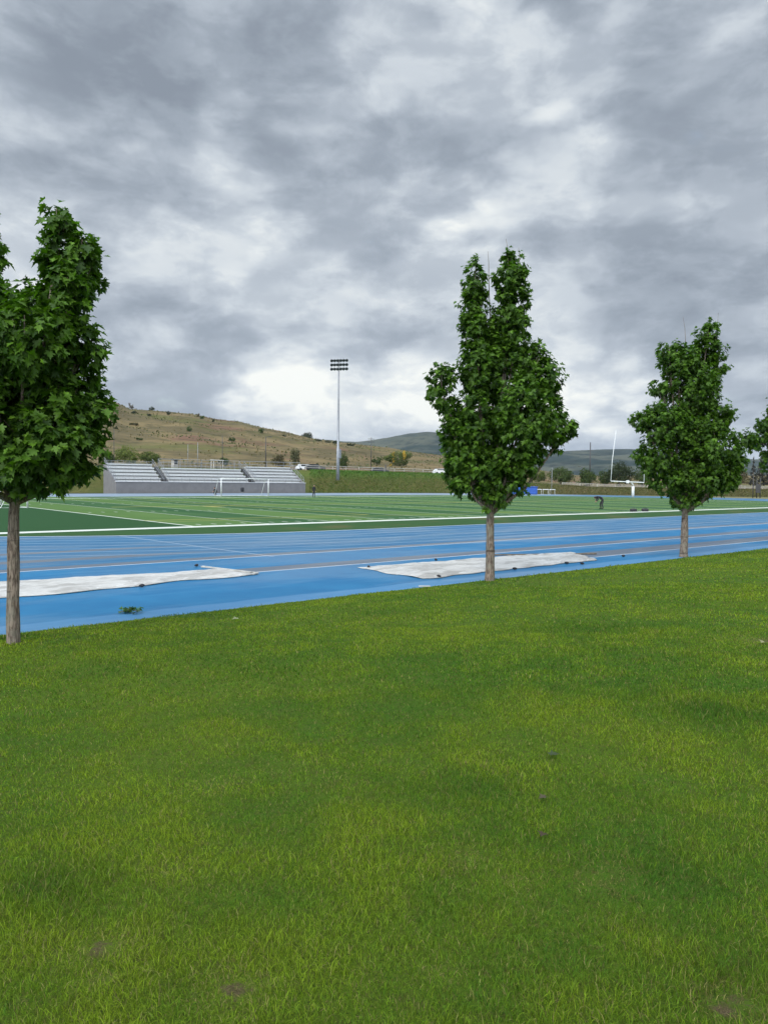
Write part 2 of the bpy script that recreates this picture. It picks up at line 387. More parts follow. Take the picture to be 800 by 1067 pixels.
M_hill = mat('dry_hill', rough=.95, spec=.1, fn=hill_fn)
M_mount = mat('forested_mountain', rough=.95, spec=.05, fn=ground_fn((.014, .026, .020), (.07, .075, .05), (.008, .014, .012), .0045, .02, st=2.))

def bark_fn(g, bs):
    P = g.n('ShaderNodeTexCoord').outputs['Object']; x, y, z = g.xyz(P)
    a = g.noise(g.comb(x, y, g.m('MULTIPLY', z, .16)), 42, 5, .65, .5); b = g.noise(P, 5, 4); c = g.noise(g.comb(g.m('MULTIPLY', x, .5), g.m('MULTIPLY', y, .5), g.m('MULTIPLY', z, 3)), 3.2, 3, .5)
    col = g.mix(g.ramp(a, .38, .62), (.085, .062, .048), (.27, .215, .17)); col = g.mix(g.m('MULTIPLY', g.ramp(b, .45, .65), .5), col, (.19, .19, .15))
    col = g.mix(g.ramp(c, .60, .68, 0., .75), col, (.05, .035, .028))
    g.put(bs.inputs['Base Color'], col)
    bp = g.n('ShaderNodeBump'); bp.inputs['Strength'].default_value = 1.; bp.inputs['Distance'].default_value = .02
    g.put(bp.inputs['Height'], a); g.put(bs.inputs['Normal'], bp.outputs[0])
M_bark = mat('maple_bark', rough=.9, spec=.15, fn=bark_fn)
M_white = worn('white_paint', (.78, .79, .79), (.62, .63, .62), 3, .4)
M_galv = worn('galvanised_steel', (.30, .31, .33), (.22, .23, .25), 4, .5, .3)
M_alu = worn('aluminium_plank', (.66, .67, .67), (.54, .55, .55), 5, .42, .3)
M_dark = worn('dark_steel', (.03, .03, .033), (.055, .052, .05), 6, .5)
M_conc = worn('grey_block_wall', (.15, .145, .148), (.175, .17, .172), 1.2, .85, 0, .3, 12)
M_dkfab = worn('black_fabric', (.012, .012, .015), (.03, .03, .034), 8, .85)
M_skin = mat('skin', (.42, .25, .18), .6); M_hair = mat('hair', (.02, .015, .01), .7)
M_blue = worn('blue_vinyl', (.015, .07, .30), (.02, .09, .38), 2, .5)
M_wood = worn('weathered_wood', (.20, .15, .10), (.11, .085, .06), 6, .85, 0, .3, 40)
M_pale = worn('pale_rail', (.48, .46, .42), (.34, .33, .30), 4)
M_glass = mat('dark_glass', (.02, .025, .03), .1); M_lens = mat('lamp_glass', (.5, .52, .55), .2)
M_rub = mat('tyre_rubber', (.02, .02, .02), .8)
def tarp_fn(g, bs):
    P = g.n('ShaderNodeTexCoord').outputs['Object']; x, y, z = g.xyz(P)
    a = g.noise(g.comb(x, g.m('MULTIPLY', y, 2.5), 0), .8, 4, .6, .8); b = g.noise(g.comb(x, g.m('MULTIPLY', y, 3), 0), 2.6, 4, .6, 1.5)
    col = g.mix(g.ramp(a, .42, .62), (.47, .455, .425), (.31, .295, .27)); col = g.mix(g.ramp(b, .56, .66, 0., .8), col, (.58, .57, .55))  # grey fold shading and pale highlights put into the tarp colour
    g.put(bs.inputs['Base Color'], col)
    bp = g.n('ShaderNodeBump'); bp.inputs['Strength'].default_value = .6; bp.inputs['Distance'].default_value = .05
    g.put(bp.inputs['Height'], b); g.put(bs.inputs['Normal'], bp.outputs[0])
M_tarp = mat('white_tarp', rough=.5, spec=.4, fn=tarp_fn)

# ------------------------------------------------------------------ the ground and what is laid on it
def lawn_z(x, y):
    s = np.maximum(12.9-y, 0)
    return .006 + 1.1*(1-np.exp(-s/10)) + np.minimum(s/2, 1)*.03*(np.sin(x*.9+y*.4)+np.sin(x*.37-y*.8+2))
def grid_obj(name, xs, ys, zf, m, kind='structure'):
    V = []; Fc = []
    for j, y in enumerate(ys):
        for i, x in enumerate(xs): V.append((x, y, float(zf(x, y))))
    n = len(xs)
    for j in range(len(ys)-1):
        for i in range(n-1): Fc.append((j*n+i, j*n+i+1, (j+1)*n+i+1, (j+1)*n+i))
    o = mesh_obj(name, V, Fc, m, smooth=True); tag(o, kind=kind); return o
tag(mesh_obj('ground', [(-9000, -9000, -.12), (9000, -9000, -.12), (9000, 9000, -.12), (-9000, 9000, -.12)], [(0, 1, 2, 3)], M_ground), kind='structure')
edge_w = lambda x: 12.9 + .05*math.sin(x*1.3)+.04*math.sin(x*3.1+1)
ys_l = list(np.linspace(-40, 8, 40)) + list(np.linspace(8.4, 12.9, 14))
grid_obj('lawn', np.linspace(-60, 130, 260), ys_l, lawn_z, M_lawn)

def stadium(Rr, z, seg=48, left=None):
    pts = []
    for i in range(seg+1):
        a = -math.pi/2 + math.pi*i/seg; pts.append((XB+Rr*math.cos(a), CY+Rr*math.sin(a), z))
    for i in range(seg+1):
        a = math.pi/2 + math.pi*i/seg; pts.append((XA+Rr*math.cos(a), CY+Rr*math.sin(a), z))
    return pts
pts = stadium(49.5, -.004)
# the oval plus the sprint straight running on to the left along the lawn
V = [p for p in pts if p[0] > -1e9]
tr = [p for p in pts[:49]] + [(XA, CY+49.5, -.004), (-45, CY+49.5, -.004), (-45, 12.85, -.004), (XA, 12.85, -.004)]
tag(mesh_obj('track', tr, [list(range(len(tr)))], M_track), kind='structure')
fp = stadium(RI, .004)
tag(mesh_obj('turf_field', fp, [list(range(len(fp)))], M_field), kind='structure')

def lerp_tab(x, tab):
    if x <= tab[0][0]: return tab[0][1]
    for (a, b), (c, d_) in zip(tab, tab[1:]):
        if x <= c: return b+(d_-b)*(x-a)/(c-a)
    return tab[-1][1]
sst = lambda t: max(0, min(1, t))**2*(3-2*max(0, min(1, t)))
def hor(px): return 500+.0122*(px-400)
def foot(px):
    a = (px-400)/800; yl = 118 if px < 300 else (118-3*sst((px-300)/30))
    return min(yl/max(.758-a*.652, .1), 164-max(0, (px-560))*.012)
def top_h(px): return lerp_tab(px, [(-400, 4.3), (330, 4.2), (480, 3.9), (540, 2.2), (620, 1.3), (1300, 1.3)])
SKY_L = [(-400, 396), (-100, 402), (60, 408), (100, 417), (118, 421), (135, 429), (160, 431), (200, 433.5), (225, 439), (250, 441.5), (275, 448), (300, 453), (320, 458), (350, 463), (400, 469), (440, 474), (480, 478), (540, 489), (600, 496), (1300, 501)]
def crestZ(px): return lerp_tab(px, [(-400, 520), (100, 560), (250, 620), (400, 760), (600, 900), (1300, 900)])
def terr(px, Z):
    f0 = foot(px); h = top_h(px); t = Z-f0
    if t <= 9: return -.06 + (h+.06)*sst(t/9)
    zc = crestZ(px); cz_ = 2.5+(hor(px)-lerp_tab(px, SKY_L))/800*zc
    z0 = 210
    if Z < z0: return h + .15*sst((t-9)/20)
    k = (Z-z0)/(zc-z0)
    if k <= 1:
        e = .35*k + .65*math.sin(k*math.pi/2)**1.5
        base = h+.15+(cz_-h-.15)*e
    else:
        base = cz_ - 6*(k-1)**1.3*8
    w = EYE + Vector((rt.x, rt.y, 0))*((px-400)/800*Z) + Vector((fw.x, fw.y, 0))*Z
    n = mnoise.fractal(Vector((w.x*.006, w.y*.006, .3)), 1., 2., 5) * 6 + mnoise.fractal(Vector((w.x*.03, w.y*.03, 4)), 1., 2., 4)*1.2
    return base + n*math.sin(min(k, 1)*math.pi)**1.0*.55 if k <= 1 else base
HX, HY = Vector((rt.x, rt.y, 0)), Vector((math.cos(YAW), math.sin(YAW), 0))
def place(px, Z, dz=0):
    w = HX*((px-400)/800*Z) + HY*Z; return Vector((w.x, w.y, terr(px, Z)+dz))
def polar(name, pxs, zrows, m):
    V = []; Fc = []; n = len(pxs)
    for r in zrows:
        for p in pxs:
            Z = r(p); w = place(p, Z); V.append(w)
    for j in range(len(zrows)-1):
        for i in range(n-1): Fc.append((j*n+i, j*n+i+1, (j+1)*n+i+1, (j+1)*n+i))
    o = mesh_obj(name, V, Fc, m, smooth=True); tag(o, kind='structure'); return o
PXS = list(np.linspace(-500, 1300, 240))
polar('embankment', PXS, [(lambda p, t=t: foot(p)+t) for t in np.linspace(-.5, 10, 16)], M_berm)
def zr(t): return lambda p: (foot(p)+10) + ((crestZ(p)*1.25)-(foot(p)+10))*t
polar('hillside', list(np.linspace(-500, 1300, 420)), [zr((i/110)**1.35) for i in range(111)], M_hill)
# wooded mountain ridges kilometres behind
SKY_M = [(-500, 470), (200, 466), (300, 460), (340, 460), (370, 461.5), (400, 458), (425, 453.5), (445, 451.5), (470, 454), (500, 458), (540, 470), (575, 471), (600, 469.5), (640, 468), (665, 468.5), (700, 472), (760, 478), (830, 480), (1300, 474)]
V = []; Fc = []; pm = list(np.linspace(-500, 1300, 520)); rows = list(np.linspace(0, 1.3, 40))
for t in rows:
    for p in pm:
        Z = 1900+1500*t
        cz_ = 2.5+(hor(p)-lerp_tab(p, SKY_M))/800*3400
        w = HX*((p-400)/800*Z)+HY*Z
        z = -6 + (cz_+6)*(sst(t) if t <= 1 else 1-(t-1)*.9)
        z += mnoise.fractal(Vector((w.x*.0016, w.y*.0016, 1)), 1., 2., 6)*38*math.sin(min(t, 1)*math.pi) + mnoise.noise(Vector((w.x*.045, w.y*.045, 2)))*1.8
        V.append((w.x, w.y, z))
n = len(pm)
for j in range(len(rows)-1):
    for i in range(n-1): Fc.append((j*n+i, j*n+i+1, (j+1)*n+i+1, (j+1)*n+i))
tag(mesh_obj('mountain', V, Fc, M_mount, smooth=True), kind='structure')

# ------------------------------------------------------------------ leaf clouds
def leaf_shape(maple=True):
    if maple:
        h = [(0, 0), (.16, -.14), (.40, -.08), (.24, .10), (.56, .36), (.50, .50), (.24, .42), (.30, .68), (.14, .66), (0, 1.02)]
    else:
        h = [(0, 0), (.3, .25), (.28, .7), (0, 1.)]
    return np.array(h, float)
def leaves(name, P, Dir, Nrm, size, col, m, parent, maple=True):
    # P: attachment points, Dir: towards the tip, Nrm: upper face normal
    H = leaf_shape(maple); k = len(H); n = len(P)
    Dir = Dir/np.linalg.norm(Dir, axis=1, keepdims=True)
    Nrm = Nrm-(Nrm*Dir).sum(1, keepdims=True)*Dir; Nrm /= np.linalg.norm(Nrm, axis=1, keepdims=True)+1e-9
    Sd = np.cross(Dir, Nrm)
    full = np.concatenate([H, H[1:-1]*[-1, 1]])             # right half, then left half
    fold = rng.uniform(.1, .45, n); curl = rng.uniform(.05, .4, n)
    s = size[:, None, None]
    a = full[None, :, 0, None]; b_ = full[None, :, 1, None]
    V = P[:, None, :] + s*(a*Sd[:, None, :] + b_*Dir[:, None, :] + (np.abs(a)*fold[:, None, None]-b_*b_*curl[:, None, None])*Nrm[:, None, :])
    nv = full.shape[0]
    f1 = list(range(k)); f2 = [0] + list(range(k, k+k-2)) + [k-1]; f2 = f2[::-1]
    base = (np.arange(n)*nv)[:, None]
    L = np.concatenate([base+np.array(f1)[None], base+np.array(f2)[None]], axis=1).ravel()
    tot = np.full(2*n, k); st = np.arange(2*n)*k
    C = np.repeat(np.concatenate([col, np.ones((n, 1))], 1), nv, axis=0)
    return np_mesh(name, V.reshape(-1, 3), L, st, tot, m, parent, C)
def blob_leaves(blobs, dens, size, cols, outer=.65, seed=0):
    """blobs: (centre Vector, (a, b, c) radii along HX, HY, Z). returns arrays"""
    r = np.random.default_rng(seed); Ps = []; Ns = []
    hx = np.array(HX); hy = np.array(HY); hz = np.array([0, 0, 1.])
    for c, rad in blobs:
        a, b_, c_ = rad; area = 4*math.pi*((a*b_)**1.6/3+(a*c_)**1.6/3+(b_*c_)**1.6/3)**(1/1.6)
        n = max(12, int(area*dens)); u = r.normal(size=(n, 3)); u /= np.linalg.norm(u, axis=1, keepdims=True)
        # clumps: leaves gather round twig ends
        nt_ = max(4, n//14); tw = r.normal(size=(nt_, 3)); tw /= np.linalg.norm(tw, axis=1, keepdims=True)
        idx = r.integers(0, nt_, n); twr = r.uniform(.72, 1.12, nt_)
        u = tw[idx]+r.normal(size=(n, 3))*.24; u /= np.linalg.norm(u, axis=1, keepdims=True)
        rr = np.where(r.random(n) < outer, twr[idx]*r.uniform(.86, 1.04, n), r.uniform(.35, .9, n))[:, None]
        q = u*rr*np.array([a, b_, c_])
        Ps.append(np.array(c)+q[:, :1]*hx+q[:, 1:2]*hy+q[:, 2:]*hz)
        nn = u/np.array([a, b_, c_]); nn /= np.linalg.norm(nn, axis=1, keepdims=True)
        Ns.append(nn[:, :1]*hx+nn[:, 1:2]*hy+nn[:, 2:]*hz)
    P = np.concatenate(Ps); N = np.concatenate(Ns); n = len(P)
    nrm = N*.8 + np.array([0, 0, .75]) + r.normal(size=(n, 3))*.38
    dirv = N*.55 + np.array([0, 0, -.75]) + r.normal(size=(n, 3))*.40
    c0, c1 = np.array(cols[0]), np.array(cols[1]); t = np.clip(r.beta(2, 3, n)+.15*N[:, 2], 0, 1)[:, None]
    C = c0+(c1-c0)*t; C *= r.uniform(.8, 1.2, (n, 1))
    sz = size*r.uniform(.65, 1.25, n)
    return P, dirv, nrm, sz, C

def twig_leaves(blobs, dens, size, cols, seed=0):
    r = np.random.default_rng(seed); Ps = []; Ds = []; Ns = []; Cs = []; Ss = []
    hx = np.array(HX); hy = np.array(HY); hz = np.array([0, 0, 1.]); c0, c1 = np.array(cols[0]), np.array(cols[1])
    for c, (a, b_, c_) in blobs:
        R3 = np.array([a, b_, c_]); area = 4*math.pi*((a*b_)**1.6/3+(a*c_)**1.6/3+(b_*c_)**1.6/3)**(1/1.6)
        nl = 10; nt_ = max(7, int(area*dens/nl))
        u = r.normal(size=(nt_, 3)); u /= np.linalg.norm(u, axis=1, keepdims=True)
        k0 = np.where(r.random(nt_) < .78, r.uniform(.60, .95, nt_), r.uniform(.1, .6, nt_))[:, None]
        base = u*k0*R3
        o = u/R3; o /= np.linalg.norm(o, axis=1, keepdims=True)
        td = o*.42+np.array([0, 0, .75])+r.normal(size=(nt_, 3))*.34; td /= np.linalg.norm(td, axis=1, keepdims=True)
        tl = (min(a, c_)*.40+.06)*r.uniform(.4, 1.25, nt_)[:, None]
        shade = r.uniform(.0, 1., nt_)
        for k in range(nl):
            t = (k+r.random((nt_, 1)))/nl; t = .1+.9*t
            q = base + td*tl*t + r.normal(size=(nt_, 3))*.035
            rd = r.normal(size=(nt_, 3)); rd -= (rd*td).sum(1, keepdims=True)*td; rd /= np.linalg.norm(rd, axis=1, keepdims=True)
            D_ = rd*.75+o*.45+np.array([0, 0, -.62])+td*(t-.4)*.5+r.normal(size=(nt_, 3))*.18
            N_ = o*.65+np.array([0, 0, .8])+rd*.35+r.normal(size=(nt_, 3))*.32
            w3 = lambda m_: m_[:, :1]*hx+m_[:, 1:2]*hy+m_[:, 2:]*hz
            Ps.append(np.array(c)+w3(q)); Ds.append(w3(D_)); Ns.append(w3(N_))
            mixk = np.clip(.15+.45*shade[:, None]*t+.35*t*t*r.random((nt_, 1))+r.normal(size=(nt_, 1))*.08, 0, 1)
            Cs.append((c0+(c1-c0)*mixk)*r.uniform(.75, 1.25, (nt_, 1))); Ss.append(size*r.uniform(.6, 1.3, nt_)*(1-.3*t[:, 0]**4))
    return tuple(np.concatenate(q) for q in (Ps, Ds, Ns, Ss, Cs))

# ------------------------------------------------------------------ the maples along the track
LC = ((.014, .045, .005), (.130, .250, .020))
def maple(base_px, Z, blobs, trunk_px, label, wtr, twigs=(), seed=1, lsz=.128, dens=330, fork=None):
    bx, by = base_px
    # foot of the trunk on the sloping lawn
    z = 0
    for _ in range(4):
        p = gp(bx, by, z); z = float(lawn_z(p.x, p.y))
    base = Vector((p.x, p.y, z)); Z = (base-EYE).dot(fw)
    root = empty('maple_tree', base, label, 'tree', 'maples in a row beside the track')
    def P3(x, y, off=0): return dp(x, y, Z)+HY*off
    tp = [P3(bx, by)-Vector((0, 0, .15)), P3(*[bx+(trunk_px[0][0]-bx)*.12, by-6])] + [P3(*q) for q in trunk_px]
    mb = MB(); n = len(tp)
    # densify
    dense = []
    for a, b_ in zip(tp, tp[1:]):
        for i in range(5): dense.append(a.lerp(b_, i/5))
    dense.append(tp[-1]); k = len(dense)
    rad = [wtr*(1+.6*math.exp(-i*.75))*(1-.32*i/(k-1)) for i in range(k)]
    mb.tube(dense, rad, 14, wob=.16); mb.build('trunk', M_bark, root, True)
    fk = dense[-3]; bb = MB(); r = random.Random(seed)
    B = []
    for i, bl in enumerate(blobs):
        cx, cy, rx, ry = bl[:4]; rx, ry = rx*.97+.2, ry*.92; off = bl[4] if len(bl) > 4 else 0; s = Z/800
        c = P3(cx, cy, off); dr = bl[5] if len(bl) > 5 else min(rx*1.25*s, 1.1)
        B.append((c, (rx*s, dr, ry*s)))
        mid = fk.lerp(c, .45)+Vector((0, 0, -.12*(c-fk).length)); mid.z = max(mid.z, fk.z+.1)
        topp = c + Vector((0, 0, ry*s*.75)); m2 = mid.lerp(c, .6)
        bb.tube([fk-Vector((0, 0, .05)), fk.lerp(mid, .6), mid, m2, c, topp], [wtr*.42, wtr*.36, wtr*.28, wtr*.2, wtr*.13, .006], 7)
        for q in range(5):
            a = c + Vector((r.uniform(-1, 1)*rx*s*.7, r.uniform(-1, 1)*dr*.7, r.uniform(-.6, .9)*ry*s*.8))
            bb.tube([m2.lerp(c, r.random()), a], [wtr*.09, .004], 5)
    for (x0, y0, x1, y1) in twigs: bb.tube([P3(x0+2, y0+62), P3(x0, y0+5), P3((x0+x1)/2+.5, (y0+y1)/2), P3(x1, y1)], [.012, .01, .007, .004], 5)
    bb.build('branches', M_bark, root, True)
    # back and front mass so that the crown is as deep as it is wide
    arr = twig_leaves(B, dens, lsz, LC, seed=seed)
    leaves('crown', *arr, M_leaf, root)
    local(root); return root
maple((14, 672), 11.3, [(62, 238, 13, 28), (86, 266, 17, 24), (66, 285, 30, 40, .2), (78, 320, 22, 45, -.2), (34, 325, 26, 38, .3), (44, 370, 45, 48, -.5), (82, 370, 24, 40), (10, 395, 52, 58, .5), (70, 425, 38, 48, .1), (66, 470, 36, 38, -.3), (20, 455, 62, 52, .2, 1.2), (50, 490, 46, 26, -.2), (94, 452, 14, 30), (88, 494, 14, 15),
       (-40, 425, 50, 70), (-22, 262, 22, 42), (-30, 330, 34, 56, .3), (-60, 480, 45, 45, .3), (-4, 497, 32, 18, -.5)],
      [(14, 610), (14.5, 565), (15, 535), (17, 512)], 'nearest maple of the row, its tall crown cut by the left edge of the view', .092, seed=3, dens=265)
maple((510, 605), 19.3, [(495, 296, 11, 30), (493, 325, 13, 30), (495, 350, 16, 30), (531, 290, 16, 30), (532, 322, 18, 32), (536, 350, 16, 30), (516, 358, 15, 36, .3), (460, 405, 14, 28), (470, 447, 12, 32), (497, 388, 19, 36, -.2), (522, 385, 28, 46, .3), (552, 378, 19, 20), (564, 400, 20, 32), (574, 440, 18, 28, .2), (590, 449, 9, 12), (500, 440, 32, 48, .2), (540, 440, 32, 50, -.4), (560, 462, 24, 26), (494, 492, 26, 32, .1), (522, 496, 26, 28, -.1), (512, 518, 20, 15), (485, 465, 22, 36), (478, 490, 16, 26), (540, 491, 20, 17)],
      [(510.5, 575), (510.5, 548), (511, 525)], 'maple in the middle of the view with a two-spired crown above the pit tarp', .125, twigs=((509, 285, 508, 262), (529, 268, 527, 249), (541, 272, 540, 258)), seed=5, dens=235)
maple((712, 580), 26.3, [(736, 354, 13, 18), (733, 378, 17, 22, .2), (748, 376, 9, 22), (697, 369, 12, 12), (706, 380, 18, 20), (718, 405, 26, 32), (690, 405, 12, 10), (736, 410, 16, 24, .3), (672, 438, 14, 13), (690, 445, 24, 25, -.3), (716, 450, 28, 34, .3), (744, 440, 17, 24), (754, 438, 8, 16), (774, 461, 11, 12), (768, 482, 12, 16), (752, 500, 18, 18), (682, 478, 20, 26), (695, 502, 20, 16), (725, 495, 34, 30), (712, 522, 16, 12), (738, 470, 24, 30, -.4)],
      [(712.5, 560), (713, 545), (713, 525)], 'maple right of the football goalposts with a side lobe reaching right', .14, twigs=((714, 352, 711, 330), (745, 350, 748, 326)), seed=8, dens=200)
# its neighbour, mostly past the right edge
maple((836, 566), 33.4, [(800, 445, 13, 10), (796, 460, 17, 13), (812, 438, 12, 12), (830, 400, 22, 32), (825, 440, 28, 30), (850, 430, 25, 40), (815, 480, 22, 20), (840, 480, 30, 32), (870, 460, 22, 30), (835, 512, 20, 14)],
      [(836, 550), (836, 535), (836, 520)], 'rightmost maple of the row, only its left foliage in view', .14, seed=9, dens=170)

# ------------------------------------------------------------------ grass blades on the lawn
def hnoise(x, y, s, o):
    return np.array([mnoise.noise(Vector((a*s+o, b_*s-o, o))) for a, b_ in zip(x, y)])
def make_grass():
    rings = [(.5, 1.7, 5000, .0035), (1.7, 3.2, 21000, .0021), (3.2, 4.6, 16000, .0025), (4.6, 7, 9000, .0036), (7, 11, 3600, .0062), (11, 17, 1400, .0100), (17, 36, 380, .018)]
    PX = []; WW = []; 
    for r0, r1, dn, w in rings:
        hw_ = 1.25 if r1 < 5 else 1.05; ar = .5*2*hw_*(r1*r1-r0*r0); n = int(ar*dn)
        th = YAW + rng.uniform(-hw_, hw_, n); rr = np.sqrt(rng.uniform(r0*r0, r1*r1, n))
        x = rr*np.cos(th); y = rr*np.sin(th); k = y < 12.93+.05*np.sin(x*1.3)+.05*np.sin(x*3.1+1)+rng.normal(0, .02, n)
        PX.append(np.stack([x[k], y[k]], 1)); WW.append(np.full(k.sum(), w))
    P = np.concatenate(PX); w = np.concatenate(WW); n = len(P); x, y = P[:, 0], P[:, 1]
    # a lookup grid of smooth noise instead of one call per blade
    def nz(s, o, amp=1):
        gx = np.arange(-8, 40, .12); 
        G = NZ[(s, o)]
        i = np.clip(((x+8)/.12), 0, G.shape[0]-2); j = np.clip(((y+3)/.12), 0, G.shape[1]-2)
        i0 = i.astype(int); j0 = j.astype(int); fi = i-i0; fj = j-j0
        return (G[i0, j0]*(1-fi)*(1-fj)+G[i0+1, j0]*fi*(1-fj)+G[i0, j0+1]*(1-fi)*fj+G[i0+1, j0+1]*fi*fj)*amp
    NZ = {}
    for s, o in ((.42, 3.3), (1.5, 8.1), (4.2, 1.7)):
        NZ[(s, o)] = np.array([[mnoise.noise(Vector((a*s+o, b_*s-o, o))) for b_ in np.arange(-3, 16.5, .12)] for a in np.arange(-8, 40, .12)])
    a1, a2, a3 = nz(.42, 3.3), nz(1.5, 8.1), nz(4.2, 1.7)
    # lush dark tufts and dry spots where the photograph has them
    lush = np.zeros(n); dry = np.zeros(n)
    for (px, py, r, k) in ((45, 932, .30, 1), (60, 950, .2, .7), (738, 740, .45, .8), (490, 815, .3, .5), (120, 700, .4, .4), (600, 655, .8, .5), (690, 900, .25, .4), (285, 700, .4, .3), (425, 640, .8, .4), (760, 1030, .2, .6)):
        p = lawn_pt(px, py); lush = np.maximum(lush, k*np.exp(-((x-p.x)**2+(y-p.y)**2)/r**2))
    for (px, py, r, k) in DRY:
        p = lawn_pt(px, py); dry = np.maximum(dry, k*np.exp(-((x-p.x)**2+(y-p.y)**2)/r**2))
    for tx, ty in ((3.2, 12.1), (14.6, 12.75), (24.9, 13.1)):
        lush = np.maximum(lush, 1.5*np.exp(-((x-tx)**2+(y-ty)**2)/.28**2))
    keep = rng.random(n) > np.clip(dry**3*1.1*(1+1.5*a3), 0, .9)
    dryr = np.clip(dry + np.clip(a2*.5+a3*.6-.25, 0, 1)*.5, 0, 1)
    hgt = (.014+.019*rng.random(n)**1.8)*(1+.3*a2+.4*a3+.7*lush)*(1-.5*dry)
    yel = np.clip(.50+.45*a1+.55*a2+.6*a3-.6*lush+rng.normal(0, .20, n), 0, 1)[:, None]
    C = np.array([.060, .150, .016])*(1-yel)+np.array([.205, .285, .020])*yel
    st = rng.random(n) < (.11+.6*dryr); C[st] = np.array([.27, .24, .09])*rng.uniform(.6, 1.1, (st.sum(), 1))
    C *= rng.uniform(.33, 1.42, (n, 1))*(1-.12*lush[:, None])
    x, y, w, hgt, C = x[keep], y[keep], w[keep], hgt[keep], C[keep]; n = len(x)
    z = lawn_z(x, y)-.004
    az = rng.uniform(0, 2*np.pi, n); lean = rng.uniform(.3, 1.75, n)
    L = hgt*rng.uniform(1., 1.9, n)
    fa = rng.uniform(0, 2*np.pi, n)
    sx, sy = np.cos(fa)*w/2, np.sin(fa)*w/2
    dxy = np.stack([np.cos(az), np.sin(az)], 1)
    B = np.stack([x, y, z], 1)
    sv = np.stack([sx, sy, np.zeros(n)], 1)
    mid = B + np.concatenate([dxy*(np.sin(lean*.5)*L*.5)[:, None], (np.cos(lean*.5)*L*.5)[:, None]], 1)
    tip = mid + np.concatenate([dxy*(np.sin(lean*1.15)*L*.55)[:, None], (np.cos(lean*1.15)*L*.5)[:, None]], 1)
    V = np.stack([B-sv, B+sv, mid+sv*.85, mid-sv*.85, tip], 1).reshape(-1, 3)
    b0 = (np.arange(n)*5)[:, None]
    Lp = np.concatenate([b0+np.array([[0, 1, 2, 3]]), b0+np.array([[3, 2, 4]])], 1).ravel()
    st = np.stack([np.arange(n)*7, np.arange(n)*7+4], 1).ravel(); tt = np.tile([4, 3], n)
    Cc = np.repeat(np.concatenate([C, np.ones((n, 1))], 1), 5, axis=0)
    o = np_mesh('grass', V, Lp, st, tt, M_grass, None, Cc)
    tag(o, 'short mown grass of the lawn in front of the track', 'grass', kind='stuff')
    print('blades', n)
make_grass()

# fallen leaves lying on the lawn, and the torn sprig on the track
def lying_leaf(px, py, size, col, label, z=None):
    zz = .02 if z is None else z
    if z is None:
        for _ in range(4):
            p = gp(px, py, zz); zz = float(lawn_z(p.x, p.y))+.028
    p = gp(px, py, zz)
    P = np.array([[0, 0, 0.]]); a = random.uniform(0, 6.28)
    o = leaves('fallen_leaf', P, np.array([[math.cos(a), math.sin(a), .15]]), np.array([[.1, -.1, 1.]]), np.array([size]), np.array([col]), M_leaf, None)
    o.location = p; tag(o, label, 'leaf', 'fallen leaves on the lawn'); return o
lying_leaf(568, 830, .05, (.09, .075, .045), 'curled greyish leaf on the lawn, middle one of three below the middle maple')
lying_leaf(566, 868, .05, (.07, .05, .03), 'dark brown leaf on the lawn, lowest of three below the middle maple')
lying_leaf(573, 786, .07, (.05, .07, .03), 'dark green leaf on the lawn, uppermost of three below the middle maple')
lying_leaf(248, 645, .11, (.30, .32, .2), 'pale leaf lying on the lawn edge by the blue track')
lying_leaf(796, 669, .10, (.32, .30, .16), 'yellowish leaf on the lawn at the right edge')
q = lawn_pt(442, 613.5); o = MB().box((0, 0, 0), (.26, .12, .012)).build('paper_scrap', M_pale, bevel=.004); o.location = (q.x, q.y, q.z+.06); o.rotation_euler.z = -.65
tag(o, 'flat whitish scrap of paper at the lawn edge left of the middle maple', 'litter')
root = empty('leafy_sprig', gp(136, 636), 'torn leafy maple sprig lying on the blue track', 'twig')
c = gp(136, 636, .05); MB().tube([c-HX*.22+Vector((0, 0, -.03)), c, c+HX*.2+Vector((0, 0, .0))], [.008, .007, .004], 5).build('stem', M_bark, root)
n = 34; P = np.array(c)+np.array(HX)*rng.uniform(-.17, .17, (n, 1))+np.array(HY)*rng.uniform(-.12, .12, (n, 1))+np.array([0, 0, 1])*rng.uniform(-.03, .05, (n, 1))
leaves('leaves', P, rng.normal(size=(n, 3))*[1, 1, .25], rng.normal(size=(n, 3))*.5+[0, 0, 1], rng.uniform(.06, .10, n), np.array([.05, .10, .02])*rng.uniform(.5, 2., (n, 1)), M_leaf, root)
local(root)

